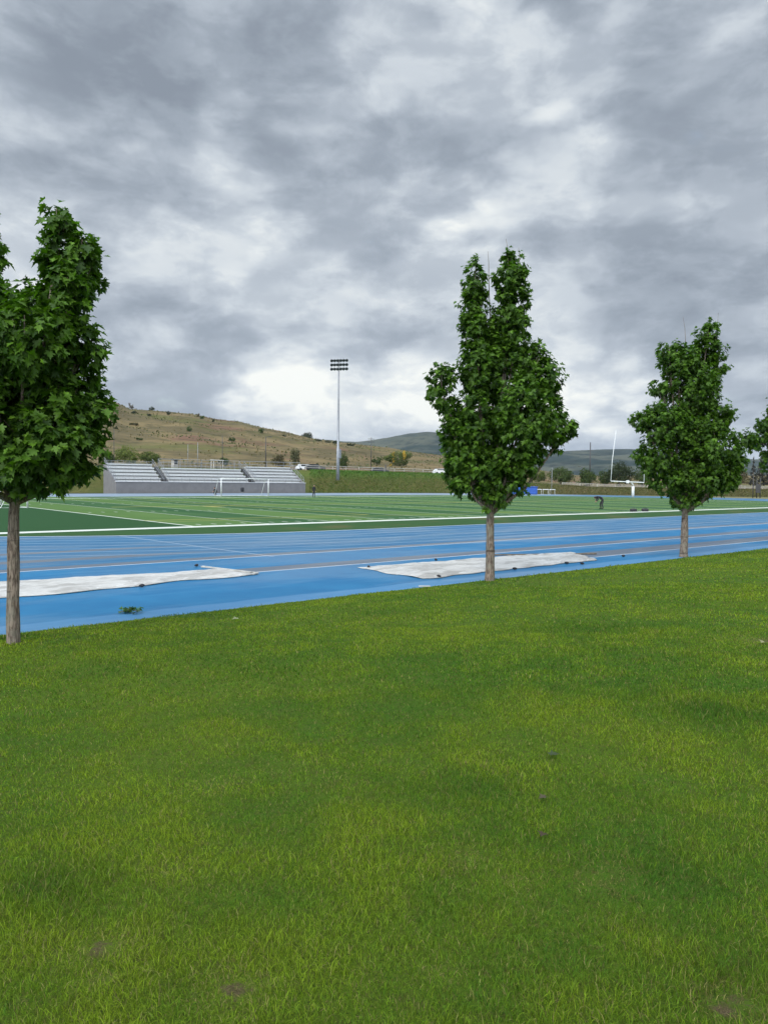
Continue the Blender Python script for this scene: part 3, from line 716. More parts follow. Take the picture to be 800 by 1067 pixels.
# ------------------------------------------------------------------ tarps over the sand pits
def tarp(outline, label, seed, h=.022):
    # outline: 4 world corners (near-left, near-right, far-right, far-left)
    A, B, C_, D = [Vector((*p, 0)) for p in outline]; nx, ny = 110, 34; V = []; Fc = []; cen = (A+B+C_+D)/4
    for j in range(ny+1):
        for i in range(nx+1):
            s, t = i/nx, j/ny
            p = A.lerp(B, s).lerp(D.lerp(C_, s), t)
            e = min(s, 1-s)*9; f_ = min(t, 1-t)*3; ed = min(1, e*4, f_*4)
            wob = Vector((mnoise.noise(Vector((s*6, t*3, seed))), mnoise.noise(Vector((s*7, t*3, seed+9))), 0))*.28
            hh = .012 + ed*(.014 + h*abs(mnoise.noise(Vector((p.x*.9, p.y*1.6, seed))))*1.0 + .035*abs(mnoise.noise(Vector((p.x*2.6+p.y, p.y*5, seed)))))
            rim = math.exp(-((f_-.35)/.25)**2)*.05*(t<.5)*(.5+mnoise.noise(Vector((p.x*1.5, t, seed))))
            p = p+wob; V.append((p.x-cen.x, p.y-cen.y, hh+max(0, rim)))
    n = nx+1
    for j in range(ny):
        for i in range(nx): Fc.append((j*n+i, j*n+i+1, (j+1)*n+i+1, (j+1)*n+i))
    o = mesh_obj('pit_tarp', V, Fc, M_tarp, smooth=True, loc=(cen.x, cen.y, 0))
    m = o.modifiers.new('s', 'SOLIDIFY'); m.thickness = .008
    tag(o, label, 'tarp', 'white tarps over the sand pits'); return o
tarp([(.6, 16.45), (10.4, 17.15), (10.4, 18.6), (.6, 20.1)], 'white tarp over the left sand pit, wrinkled, behind the nearest maple trunk', 2)
tarp([(13.4, 14.05), (21.2, 14.15), (22.9, 16.4), (13.6, 16.95)], 'white tarp over the sand pit behind the middle maple trunk', 7, .05)
def board(a, b_, w, m, label, name):
    a = Vector((*a, .02)); b_ = Vector((*b_, .02)); c = (a+b_)/2
    o = MB().box((0, 0, 0), ((b_-a).length, w, .04)).build(name, m, bevel=.004); o.location = c; o.rotation_euler.z = math.atan2((b_-a).y, (b_-a).x)
    return tag(o, label, 'board')
board((10.1, 19.5), (10.55, 17.3), .09, M_pale, 'white pit edging board at the right end of the left tarp', 'edging_board')
board((19.6, 17.15), (23.0, 15.4), .10, M_wood, 'brown wooden edging board at the far right edge of the middle tarp', 'edging_board')
sb = [(148, 612, 'dark sandbag on the near edge of the left tarp'), (205, 590.5, 'dark sandbag on the far edge of the left tarp'), (262, 599, 'dark sandbag at the right tip of the left tarp'),
      (384, 592, 'dark sandbag at the left tip of the middle tarp'), (454, 584.5, 'dark sandbag on the far edge of the middle tarp'), (457, 602, 'dark sandbag at the near corner of the middle tarp'),
      (606, 588.5, 'dark sandbag by the near right corner of the middle tarp'), (590, 588, 'flat dark sandbag on the near edge of the middle tarp'), (536, 594, 'dark sandbag on the near edge of the middle tarp, just right of the trunk'), (649, 580.5, 'dark sandbag lying alone on the blue right of the middle tarp')]
bag0 = None
for i, (px, py, lab) in enumerate(sb):
    if bag0 is None:
        bag0 = MB().ball((0, 0, 0), .5, 12, 8, (.14, .08, .07), .25).build('sandbag', M_dkfab, None, True); o = bag0
    else: o = bag0.copy(); COL.objects.link(o)
    p = gp(px, py); o.location = (p.x, p.y, .045); o.rotation_euler.z = .3*i; tag(o, lab, 'sandbag', 'sandbags weighing down the tarps')
bags = [(659.5, 533.2), (671.5, 533)]
for i, (px, py) in enumerate(bags):
    p = gp(px, py); root = empty('sports_bag', (p.x, p.y, 0), ('left of two black sports bags on the far white sideline', 'right of two black sports bags on the far white sideline')[i], 'bag', 'sports bags on the sideline', rz=-.7); root.scale = (.72, .72, .62)
    if i == 0:
        MB().tube([(-.4, 0, .22), (-.36, 0, .22), (0, 0, .24), (.36, 0, .22), (.4, 0, .22)], [.12, .2, .22, .2, .12], 12).build('body', M_dkfab, root, True)
        MB().tube([(-.18, -.1, .4), (-.1, -.03, .56), (.1, .03, .56), (.18, .1, .4)], .018, 6).build('handle', M_dark, root); b0 = root
    else:
        for ch in [x for x in COL.objects if x.parent == b0]:
            c = ch.copy(); COL.objects.link(c); c.parent = root

# ------------------------------------------------------------------ bleachers
def yline(px, Yw):                      # world x where the ray of column px meets the line y = Yw
    a = (px-400)/800; return Yw/(.758-a*.652)*(.652+a*.758)
Y0 = 112.3; x0, x1 = yline(121, Y0), yline(318, Y0)
st = empty('bleachers', (x0, Y0, 0), 'long aluminium bleachers on a grey block wall in front of the dry hill', 'bleachers')
WH = 1.72; rise = .54; run = .78
cuts = [(x0, yline(173, Y0), 6), (yline(178, Y0), yline(264, Y0), 5), (yline(269, Y0), x1, 6)]
MB().box(((x0+x1)/2, Y0+.15, WH/2-.1), (x1-x0, .3, WH+.2)).build('front_wall', M_conc, st)
MB().box(((x0+x1)/2, Y0+.13, WH+.05), (x1-x0+.1, .42, .1)).build('wall_coping', worn('coping', (.55, .55, .56), (.45, .45, .46)), st)
depth = 6*run
for xx in (x0+.12, x1-.12):
    v = [(xx-.12, Y0+.3, -.2), (xx+.12, Y0+.3, -.2), (xx-.12, Y0+depth+.3, -.2), (xx+.12, Y0+depth+.3, -.2), (xx-.12, Y0+.3, WH), (xx+.12, Y0+.3, WH), (xx-.12, Y0+depth+.3, WH+6*rise-.5), (xx+.12, Y0+depth+.3, WH+6*rise-.5)]
    mesh_obj('side_wall', v, [(0, 2, 6, 4), (1, 5, 7, 3), (4, 6, 7, 5), (2, 3, 7, 6), (0, 4, 5, 1), (0, 1, 3, 2)], M_conc, st)
for (a, b_, nr) in cuts:
    for k in range(nr):
        z = WH-.35+k*rise; y = Y0+.75+k*run
        mb = MB().box(((a+b_)/2, y, z+.43), (b_-a-.5, .34, .06)).box(((a+b_)/2, y-.16, z+.36), (b_-a-.5, .03, .2))
        mb.build('bench', M_alu, st)
        f = MB().box(((a+b_)/2, y+.38, z+.02+rise*.0), (b_-a-.5, .5, .05)).box(((a+b_)/2, y+.14, z+.17), (b_-a-.5, .03, .26))
        xx = a+.5
        while xx < b_-.3:
            f.box((xx, y+.05, z+.21), (.06, .06, .42)); xx += 1.8
        f.build('footboard', worn('tread', (.48, .485, .485), (.40, .405, .405), 4, .45, .2) if k == 0 and a == x0 else bpy.data.materials['tread'], st)
    # concrete rake under the seats
    n = nr; v = []
    for xx in (a+.25, b_-.25):
        v += [(xx, Y0+.32, -.2), (xx, Y0+.32, WH-.5), (xx, Y0+.4+n*run, WH-.5+n*rise), (xx, Y0+.4+n*run, -.2)]
    mesh_obj('rake', v, [(0, 1, 2, 3), (4, 7, 6, 5), (1, 5, 6, 2), (2, 6, 7, 3), (0, 4, 5, 1)], bpy.data.materials['tread'], st)
def rail(p0, p1, h, name, parent, m, n=6, bars=2, r=.025):
    p0, p1 = Vector(p0), Vector(p1); mb = MB()
    for k in range(bars):
        hh = Vector((0, 0, h*(1-k*.45))); mb.tube([p0+hh, p1+hh], r, 6)
    for i in range(n+1):
        q = p0.lerp(p1, i/n); mb.tube([q, q+Vector((0, 0, h))], r, 6)
    return mb.build(name, m, parent)
rail((x0+.2, Y0+.1, WH+.09), (x1-.2, Y0+.1, WH+.09), .55, 'front_rail', st, M_galv, 26, 1)
for xx in (x0+.12, x1-.12):
    rail((xx, Y0+.35, WH+.02), (xx, Y0+depth+.2, WH+6*rise-.5), .95, 'side_rail', st, M_galv, 5, 3)
for ax in ((cuts[0][1]+cuts[1][0])/2, (cuts[1][1]+cuts[2][0])/2):
    w = 1.0; mb = MB()
    for k in range(12): mb.box((ax, Y0+.5+k*.39, WH-.35+k*.25), (w, .39, .06)).box((ax, Y0+.32+k*.39, WH-.47+k*.25), (w, .03, .2))
    mb.build('stair', M_dark, st)
    for s in (-.5, .5): rail((ax+s, Y0+.45, WH-.1), (ax+s, Y0+depth+.1, WH+6*rise-.55), .95, 'stair_rail', st, M_galv, 6, 2)
rail((cuts[1][0], Y0+5*run+.7, WH+5*rise-.7), (cuts[1][1], Y0+5*run+.7, WH+5*rise-.7), 1.35, 'back_rail', st, M_galv, 16, 3)
rail((cuts[0][0]+.3, Y0+6*run+.35, WH+6*rise-.6), (cuts[0][1], Y0+6*run+.35, WH+6*rise-.6), .6, 'back_rail', st, M_galv, 8, 2)
local(st)

# ------------------------------------------------------------------ floodlight mast
pz = 143; b = dp(352, 492, pz); tpx = dp(354, 376, pz)
ml = empty('floodlight_mast', (b.x, b.y, b.z-.3), 'tall grey floodlight mast with three rows of lamps on the green embankment', 'floodlight')
top = Vector((b.x, b.y, tpx.z+.2))
MB().tube([b-Vector((0, 0, 1.5)), b+Vector((0, 0, 4.5)), b+Vector((0, 0, 4.6)), b.lerp(top, .6), top], [.33, .30, .22, .17, .11], 12).build('pole', M_galv, ml, True)
MB().box(b+Vector((.1, -.38, 3.4)), (.5, .35, 1.6), rz=.2).build('control_box', M_galv, ml, bevel=.02)
adir = (HX*.97+HY*(-.25)).normalized()
for r_ in range(3):
    c = top + Vector((0, 0, -.15-.78*r_)); tl = 1.55
    arm = MB().tube([c-adir*tl, c+adir*tl], .06, 6).build('crossarm', M_dark, ml)
    for k in range(6):
        if k == 1 and False: continue
        q = c+adir*(-1.45+.58*k)+Vector((0, 0, -.02)); fd = Vector((-.35, -.75, -.45)).normalized()
        lp = MB().tube([q-fd*.12, q+fd*.05, q+fd*.34], [.12, .25, .30], 10, True).tube([q, q+Vector((0, 0, .02)), q-fd*.1], .03, 5)
        o = lp.build('floodlight', M_galv, ml, True)
        MB().tube([q+fd*.342, q+fd*.352], .27, 12).build('lamp_glass', M_glass, o)
local(ml)

# ------------------------------------------------------------------ goals
def soccer_goal(p0, dirv, back, label, net_h=2.44):
    p0 = Vector(p0); dv = Vector(dirv).normalized(); bk = Vector(back).normalized(); p1 = p0+dv*7.32; H_ = Vector((0, 0, 2.44))
    r = empty('soccer_goal', p0, label, 'goal', 'soccer goals')
    for p in (p0, p1): MB().tube([p, p+H_], .065, 10).build('post', M_white, r, True)
    MB().tube([p0+H_, p1+H_], .065, 10).build('crossbar', M_white, r, True)
    for p in (p0, p1):
        MB().tube([p+H_, p+H_+bk*.75, p+bk*1.9+Vector((0, 0, .05)), p+Vector((0, 0, .05))], .03, 6).build('stay', M_white, r)
    MB().tube([p0+bk*1.9+Vector((0, 0, .05)), p1+bk*1.9+Vector((0, 0, .05))], .03, 6).build('ground_bar', M_white, r)
    local(r); return r
soccer_goal((50.6, 92.3, 0), (1, -.01, 0), (0, 1, 0), 'white soccer goal in front of the bleachers')
g1 = gp(29, 529.5); soccer_goal((g1.x, g1.y, 0), (0, 1, 0), (-1, 0, 0), 'white soccer goal on the end line, mostly behind the nearest maple')
pb = dp(659, 515.5, 133); pb = Vector((pb.x, pb.y, 0))
fg = empty('football_goal', pb, 'white football goalposts on a padded base left of the right maple', 'goalposts')
MB().tube([pb, pb+Vector((0, 0, 1.9))], .24, 14).build('base_pad', M_white, fg, True)
cl_, cr2 = dp(636, 501.3, 133), dp(670.5, 502.8, 131.5)
cm = dp(656.5, 502.2, 132.3)
MB().tube([pb+Vector((0, 0, 1.9)), Vector((pb.x, pb.y, 2.2)), cm], [.1, .1, .1], 10).build('gooseneck', M_white, fg, True)
MB().tube([cl_, cr2], .075, 8).build('crossbar', M_white, fg)
MB().tube([cl_, dp(637.5, 480, 133), dp(641.5, 448, 133)], [.07, .055, .035], 8).build('upright', M_white, fg, True)
MB().tube([cr2, dp(671, 480, 131.5), dp(673, 450, 131.5)], [.07, .055, .035], 8).build('upright', M_white, fg, True)
MB().box(dp(653.5, 502, 131.9), (.45, .3, .5), rz=-.7).build('bracket', M_white, fg)
local(fg)

# ------------------------------------------------------------------ people (small, far off)
def person(loc, pose, label, facing=0, h=1.75, clothes=M_dkfab):
    r = empty('person', loc, label, 'person', rz=facing)
    k = h/1.75
    if pose == 'stand':
        J = {'pel': (0, 0, .95), 'ch': (0, .02, 1.35), 'nk': (0, .02, 1.52), 'hd': (0, .05, 1.66), 'lk': (-.11, .03, .5), 'lf': (-.12, 0, .07), 'lt': (-.12, .16, .03), 'rk': (.12, -.02, .5), 'rf': (.14, -.08, .07), 'rtt': (.14, .08, .03),
             'ls': (-.2, .0, 1.42), 'le': (-.27, -.02, 1.13), 'lh': (-.25, .1, .88), 'rs': (.2, 0, 1.42), 're': (.28, -.02, 1.13), 'rh': (.25, .1, .88)}
    elif pose == 'bend':               # bent forward from the hips, hands reaching towards the ground
        J = {'pel': (0, -.18, .86), 'ch': (0, .22, 1.10), 'nk': (0, .40, 1.10), 'hd': (0, .53, 1.03), 'lk': (-.14, -.02, .47), 'lf': (-.16, -.12, .07), 'lt': (-.16, .06, .03), 'rk': (.14, .06, .47), 'rf': (.17, -.02, .07), 'rtt': (.17, .15, .03),
             'ls': (-.18, .28, 1.1), 'le': (-.21, .36, .82), 'lh': (-.12, .46, .70), 'rs': (.18, .28, 1.1), 're': (.21, .38, .82), 'rh': (.12, .48, .66)}
    else:                              # crouching
        J = {'pel': (0, -.15, .36), 'ch': (0, .08, .74), 'nk': (0, .14, .88), 'hd': (0, .2, 1.0), 'lk': (-.16, .25, .50), 'lf': (-.14, .02, .07), 'lt': (-.14, .18, .03), 'rk': (.16, .25, .5), 'rf': (.14, .02, .07), 'rtt': (.14, .18, .03),
             'ls': (-.19, .1, .8), 'le': (-.22, .25, .6), 'lh': (-.08, .42, .55), 'rs': (.19, .1, .8), 're': (.22, .25, .6), 'rh': (.08, .42, .55)}
    rad = {'pel': .155, 'ch': .165, 'nk': .062, 'hd': .09, 'lk': .075, 'lf': .05, 'lt': .04, 'rk': .075, 'rf': .05, 'rtt': .04, 'ls': .075, 'le': .05, 'lh': .035, 'rs': .075, 're': .05, 'rh': .035}
    nm = list(J); E_ = [('pel', 'ch'), ('ch', 'nk'), ('nk', 'hd'), ('pel', 'lk'), ('lk', 'lf'), ('lf', 'lt'), ('pel', 'rk'), ('rk', 'rf'), ('rf', 'rtt'), ('ch', 'ls'), ('ls', 'le'), ('le', 'lh'), ('ch', 'rs'), ('rs', 're'), ('re', 'rh')]
    me = bpy.data.meshes.new('body'); me.from_pydata([Vector(J[a])*k for a in nm], [(nm.index(a), nm.index(b_)) for a, b_ in E_], [])
    me.materials.append(clothes); o = bpy.data.objects.new('body', me); COL.objects.link(o); o.parent = r
    o.modifiers.new('skin', 'SKIN'); sm = o.modifiers.new('sub', 'SUBSURF'); sm.levels = sm.render_levels = 2
    for i, a in enumerate(nm): me.skin_vertices[0].data[i].radius = (rad[a]*k, rad[a]*k*(.75 if a in ('pel', 'ch') else 1)); me.skin_vertices[0].data[i].use_root = (a == 'pel')
    hd = Vector(J['hd'])*k; up_ = (hd-Vector(J['nk'])*k).normalized()
    MB().ball(hd+up_*.03, .112*k, 12, 8, (.85, 1, 1.12)).build('face', M_skin, r, True)
    MB().ball(hd+up_*.06+Vector((0, -.03, .02)), .118*k, 12, 8, (.88, 1, 1.0)).build('hair', M_hair, r, True)
    for a in ('lh', 'rh'):
        p = Vector(J[a])*k; hb = MB().ball(p, .045*k, 8, 6, (.6, 1, 1.2))
        for q in range(4): hb.tube([p+Vector((-.02+.014*q, .02, -.03)), p+Vector((-.024+.016*q, .05, -.09+.006*abs(q-1.5)))], [.009, .007], 5)
        hb.tube([p+Vector((0, .03, 0)), p+Vector((-.02 if a == 'rh' else .02, .07, -.03))], [.011, .009], 5)
        hb.build('hand', M_skin, r, True)
    return r
p = gp(626, 530.5); person((p.x, p.y, .004), 'bend', 'person in black bending over on the turf field, near the sideline', facing=R(49), h=1.85)
p = gp(327, 518.0); person((p.x, p.y, .004), 'stand', 'person in dark clothes standing on the far track right of the bleachers', facing=R(170), h=1.62)
p = gp(225, 516.3); person((p.x, p.y, .004), 'crouch', 'person in dark clothes crouching by the left post of the far soccer goal', facing=R(100), h=1.8)
# bin on a post before the wall
p = gp(252.5, 515.5); r = empty('litter_bin', (p.x, p.y, 0), 'small round black bin on a post in front of the bleacher wall, inside the goal', 'bin')
MB().tube([(0, 0, 0), (0, 0, .6)], .035, 8).build('post', M_galv, r); MB().tube([(0, 0, .45), (0, 0, .5), (0, 0, 1.0), (0, 0, 1.1)], [.18, .25, .27, .2], 14).build('drum', M_dkfab, r, True)

# ------------------------------------------------------------------ poles
def pole(px, ytop, Z, label, arm=0, m=M_dark, r=.09, name='tall_pole', zb=None, cross=False, grp='thin poles behind the field'):
    b_ = place(px, Z); 
    if zb is not None: b_.z = zb
    t = dp(px, ytop, Z); H_ = t.z-b_.z
    root = empty(name, b_, label, 'pole', grp)
    MB().tube([(0, 0, -.4), (0, 0, H_*.5), (0, 0, H_)], [r, r*.85, r*.65], 8).build('shaft', m, root, True)
    if arm:
        a = HX*arm; MB().tube([(0, 0, H_-.15), a+Vector((0, 0, H_))], .05, 6).build('arm', m, root)
        MB().box(a+Vector((0, 0, H_-.04)), (.7, .3, .14), rz=-.7).build('lamp_head', m, root)
    if cross:
        for k in (0, 1): MB().tube([HX*-1.1+Vector((0, 0, H_-.5-k*1.0)), HX*1.1+Vector((0, 0, H_-.5-k*1.0))], .07, 6).build('crossarm', m, root)
    return root
pole(119, 447, 160, 'dark lamp pole beside the left maple, above the bleachers\' left end', r=.08)
pole(195.8, 463, 150, 'pale thin pole behind the bleachers, leftmost of the middle pair', m=M_galv, r=.06)
pole(206, 461, 152, 'grey thin pole behind the bleachers, right of the pale one', m=M_galv, r=.07)
pole(231.5, 454, 155, 'dark pole rising behind the middle of the bleachers', r=.08)
pole(276.5, 455, 158, 'black lamp pole with a short arm behind the right bleacher section', arm=.9, r=.11)
pole(386, 456, 260, 'utility pole with crossarms on the far field right of the floodlight mast', r=.14, cross=True)
pole(613.3, 461, 215, 'tall black pole rising above the round trees', r=.2)
pole(605, 486, 205, 'short dark lamp pole left of the tall black pole', arm=-.7, r=.1)
pole(401, 484, 162, 'black post standing at the foot of the green embankment', r=.16, zb=0, name='post', grp='posts by the embankment')
pole(574, 487, 158, 'thin grey pole at the foot of the right embankment', r=.07, m=M_galv, zb=0, name='post', grp='posts by the embankment')
for i, (px, yt, lb) in enumerate(((783.5, 496, 'left of three black posts at the right edge'), (787.5, 499, 'middle of three black posts at the right edge'), (791, 498, 'right of three black posts at the right edge'))):
    pole(px, yt, 148, lb, r=.10, zb=0, name='post', grp='black posts near the conifers')
o = MB().box((0, 0, 0), (.9, .2, 1.7)).build('dark_board', M_dark, bevel=.02); q = dp(789.3, 509, 147.6); o.location = q; o.rotation_euler.z = -.7
tag(o, 'black board hung between the two right black posts', 'board')

# ------------------------------------------------------------------ fences and rails on the plateau
def fence(pts, label, h=1.1, m=M_wood, bars=2, step=2.6, name='fence', pr=.06):
    root = empty(name, pts[0], label, 'fence')
    for a, b_ in zip(pts, pts[1:]):
        k = max(1, int((b_-a).length/step))
        for i in range(k+1):
            q = a.lerp(b_, i/k)
            if i < k or b_ is pts[-1]: MB().tube([q-Vector((0, 0, .3)), q+Vector((0, 0, h))], pr, 6).build('post', m, root)
        mb = MB()
        for j in range(bars):
            hh = Vector((0, 0, h*(.95-j*.4))); mb.tube([a+hh, b_+hh], .05, 6)
        mb.build('rail', m, root)
    local(root); return root
fence([place(p, foot(p)+13) for p in (318, 360, 400, 440, 490)], 'low pale rail fence along the top of the green embankment', 1.0, M_pale, 2)
fence([place(p, foot(p)+14) for p in (585, 640, 690)], 'pale grey guard rail along the right embankment behind the football goal', .7, M_pale, 2, 3.2, name='guard_rail')
fence([place(p, foot(p)+14) for p in (740, 775, 830)], 'pale guard rail along the right embankment before the dark conifers', .8, M_pale, 2, 3.2, name='guard_rail')
fence([place(p, foot(p)+9) for p in (165, 210, 260, 312)], 'wire fence on posts behind the bleachers', 1.5, M_galv, 3, 3., pr=.04)
fence([place(p, 330) for p in (415, 440, 470)], 'dark post fence before the tan field, right of the yellowing tree', 1.6, M_wood, 2, 4.)

# road with pale surface behind the right embankment
V = []; pr_ = list(np.linspace(330, 1000, 40)); Fc = []
for p in pr_:
    for dz_ in (18, 26): q = place(p, foot(p)+dz_); q.z = top_h(p)+.2; V.append(q)
for i in range(len(pr_)-1): Fc.append((2*i, 2*i+2, 2*i+3, 2*i+1))
tag(mesh_obj('road', V, Fc, worn('pale_asphalt', (.28, .27, .25), (.22, .21, .2), .3, .9)), kind='structure')

# ------------------------------------------------------------------ parked vehicles
def car(p, rz, m, label, van=False):
    r = empty('parked_car', p, label, 'car', 'vehicles parked behind the embankment', rz)
    L, Wd = (4.5, 1.8); hb = .95 if not van else 1.9
    prof = [(-2.25, .35), (-2.25, .85), (-1.9, 1.0), (-1.5, 1.45), (.4, 1.5), (1.1, 1.0), (2.1, .85), (2.25, .6), (2.25, .35)] if not van else [(-2.4, .35), (-2.4, 2.0), (-2.2, 2.15), (1.4, 2.15), (2.0, 1.3), (2.5, 1.1), (2.6, .35)]
    v = [(x, -.88, z) for x, z in prof]+[(x, .88, z) for x, z in prof]; n = len(prof)
    f = [list(range(n)), list(range(2*n-1, n-1, -1))]+[(i, n+i, n+(i+1) % n, (i+1) % n) for i in range(n)]
    mesh_obj('body', v, f, m, r)
    for s in (-1, 1): MB().box((-.35 if not van else .9, .885*s, 1.22 if not van else 1.55), (1.9 if not van else .9, .03, .34)).build('side_window', M_glass, r)
    MB().box((.82, 0, 1.23) if not van else (1.74, 0, 1.75), (.03, 1.5, .5), ry=-.95 if not van else -.6).build('windscreen', M_glass, r)
    for sx in (-1.4, 1.4):
        for sy in (-.84, .84): MB().tube([(sx, sy-.1, .33), (sx, sy+.1, .33)], .33, 14).build('wheel', M_rub, r)
    return r
M_carw = mat('car_white', (.75, .76, .77), .3); M_card = mat('car_dark', (.03, .035, .045), .3)
for px, Z, rz, m, lb, van in ((459, 205, R(-30), M_carw, 'white hatchback parked behind the embankment, left of the other white car by the middle maple', False), (473, 204, R(-35), M_carw, 'white car parked behind the embankment, nearest the middle maple crown', False), (328, 176, R(-20), M_card, 'dark car parked right of the bleachers, behind the rail fence', False), (318, 179, R(-20), M_carw, 'white car parked just right of the bleachers', False), (395, 200, R(-25), M_card, 'dark car parked beside the yellowing tree', False)):
    car(place(px, Z, .05), rz, m, lb, van)
# small white shelter and table behind the bleachers
q = place(226, 146); r = empty('picnic_table', q, 'white folding table behind the middle of the bleachers', 'table', rz=R(10))
MB().box((0, 0, 1.62), (2.6, .9, .08)).build('tabletop', M_white, r)
for sx in (-1.1, 1.1):
    for sy in (-.35, .35): MB().tube([(sx, sy, 0), (sx*.95, sy, 1.6)], .05, 6).build('leg', M_white, r)
q = place(182, 146); r = empty('ticket_booth', q, 'tiny dark-windowed white booth behind the bleachers\' left aisle', 'booth', rz=R(10))
MB().box((0, 0, .75), (.95, .9, 1.5)).build('walls', M_pale, r); MB().box((-.08, -.47, 1.05), (.7, .04, .7)).build('window', M_glass, r); MB().box((0, 0, 1.54), (1.3, 1.2, .1)).build('roof', M_dark, r)
# high-jump mat under a blue cover, hurdles stacked by it
q = dp(546, 513.5, 152); q.z = 0; r = empty('high_jump_mat', q, 'blue-covered high jump mat beyond the field, right of the middle trunk', 'mat', rz=R(-40))
MB().box((0, 0, .7), (4.6, 2.8, 1.4)).build('cushion', M_blue, r, bevel=.12); MB().box((0, 0, 1.48), (4.8, 3.0, .14)).build('cover', M_blue, r, bevel=.05)
for k in range(3):
    q = dp(561+7*k, 513.8, 153); q.z = 0; r = empty('hurdle', q, ('leftmost', 'middle', 'rightmost')[k]+' of three white hurdles beside the blue mat', 'hurdle', 'hurdles beside the blue mat', rz=R(-40))
    MB().box((0, 0, .98), (1.2, .04, .12)).build('board', M_white, r)
    for s in (-.5, .5): MB().tube([(s, 0, .98), (s, 0, .05), (s, -.7, .05)], .025, 6).build('leg', M_white, r)

# ------------------------------------------------------------------ far trees and bushes
def far_tree(px, ytop, ybot, hw, Z, label, cols=((.03, .05, .012), (.075, .10, .022)), seed=0, trunk=True, name='broadleaf_tree', cone=False, cat='tree', grp='trees beyond the field', dens=None, extra=None):
    s = Z/800; base = place(px, Z); zt = dp(px, ytop, Z).z; zb = max(dp(px, ybot, Z).z, base.z+.05)
    H_ = max(zt-base.z, .5); r = random.Random(seed); root = empty(name, base, label, cat, grp)
    w = hw*s; bl = []; cb = max(zb-base.z, 0) ; ch = H_-cb
    if cone:
        for k in range(7):
            t = k/6; bl.append((base+Vector((0, 0, cb+ch*(.08+.86*t))), (w*(1-.85*t), w*(1-.85*t), ch*.12)))
    else:
        bl.append((base+Vector((0, 0, cb+ch*.5)), (w*.72, w*.72, ch*.46)))
        for k in range(6):
            a = r.uniform(0, 6.28); q = base+HX*(math.cos(a)*w*.55)+HY*(math.sin(a)*w*.55)+Vector((0, 0, cb+ch*r.uniform(.25, .72)))
            bl.append((q, (w*r.uniform(.32, .5), w*.4, ch*r.uniform(.18, .3))))
    ls = max(.14, min(.55, Z*.0014)); area = sum(a*b_+a*c_ for _, (a, b_, c_) in bl)
    d_ = dens or 2.2/(ls*ls)
    P, D_, N_, sz, C = blob_leaves(bl, d_*.55, ls, cols, .55, seed)
    leaves('foliage', P, D_, N_, sz, C, M_far, root, False)
    if trunk:
        mb = MB().tube([base-Vector((0, 0, .3)), base+Vector((0, 0, cb+ch*.3)), base+Vector((0, 0, cb+ch*.8))], [max(.12, w*.07), max(.08, w*.05), .03], 7)
        for k in range(4):
            a = r.uniform(0, 6.28); mb.tube([base+Vector((0, 0, cb+ch*.15)), base+HX*(math.cos(a)*w*.5)+HY*(math.sin(a)*w*.5)+Vector((0, 0, cb+ch*.6))], [max(.05, w*.03), .02], 5)
        mb.build('trunk', M_bark, root)
    if extra: extra(root, bl)
    local(root); return root
G1 = ((.028, .05, .012), (.07, .10, .02)); G2 = ((.05, .075, .015), (.12, .15, .03)); G3 = ((.02, .032, .012), (.045, .062, .02)); BR = ((.07, .06, .03), (.13, .11, .05)); CN = ((.018, .02, .016), (.045, .042, .036))
far_tree(583, 485, 503, 15, 215, 'round green tree left of the short lamp pole', G1, 1)
far_tree(560, 489, 502, 9, 225, 'yellowish bushy tree next to the middle maple crown', G2, 2)
far_tree(611, 486, 506, 12, 205, 'low round tree at the foot of the tall black pole', G1, 3)
far_tree(629, 487, 506, 9, 208, 'round tree left of the tallest green tree', G1, 4)
far_tree(644, 479, 506, 15, 203, 'tallest green tree, behind the left football upright', G3, 5)
far_tree(668, 488, 506, 12, 206, 'green tree behind the football crossbar\'s right end', G1, 6)
far_tree(770, 484, 505, 9, 200, 'olive brown tree behind the right maple\'s side lobe', BR, 7)
far_tree(783, 477, 505, 5, 190, 'dark narrow conifer, left of three at the right edge', CN, 8, name='conifer', cone=True)
far_tree(791, 472, 505, 6, 192, 'dark narrow conifer, middle of three at the right edge', CN, 9, name='conifer', cone=True)
far_tree(800, 475, 505, 6, 190, 'dark narrow conifer, right of three at the right edge', CN, 10, name='conifer', cone=True)
YEL = ((.40, .25, .03), (.62, .42, .06))
def yellow(root, bl):
    for k, (px, py) in enumerate(((410, 476), (421, 474), (407, 486))):
        c = dp(px, py, 292); P, D_, N_, sz, C = blob_leaves([(c, (.7, .5, 1.9 if k < 2 else 1.2))], 18, .3, YEL, .6, 60+k)
        leaves('yellow_clump', P, D_, N_, sz, C, M_far, root, False)
far_tree(414, 469, 491, 15, 295, 'green tree with three yellow clumps on the far field', G2, 11, extra=yellow)
far_tree(392, 475, 491, 6, 290, 'small green tree left of the tree with yellow clumps', G1, 12)
far_tree(357, 470, 490, 7, 240, 'green tree directly behind the floodlight mast', G1, 13)
far_tree(307, 464, 486, 6, 230, 'thin olive tree behind the bleachers\' right end', ((.06, .065, .03), (.11, .11, .05)), 14)
far_tree(288, 472, 486, 10, 225, 'brownish bush beside the black lamp pole', BR, 15, trunk=False, name='bush', cat='bush')
far_tree(318, 482, 488, 3, 225, 'small rust brown bush right of the bleachers', ((.12, .07, .04), (.2, .13, .07)), 16, trunk=False, name='bush', cat='bush')
far_tree(134, 464, 484, 14, 185, 'yellow-green bush behind the left bleacher section', ((.07, .10, .02), (.16, .19, .04)), 17, trunk=False, name='bush', cat='bush')
far_tree(157, 469, 484, 13, 190, 'darker green bush right of the yellow-green one, behind the bleachers', G2, 18, trunk=False, name='bush', cat='bush')
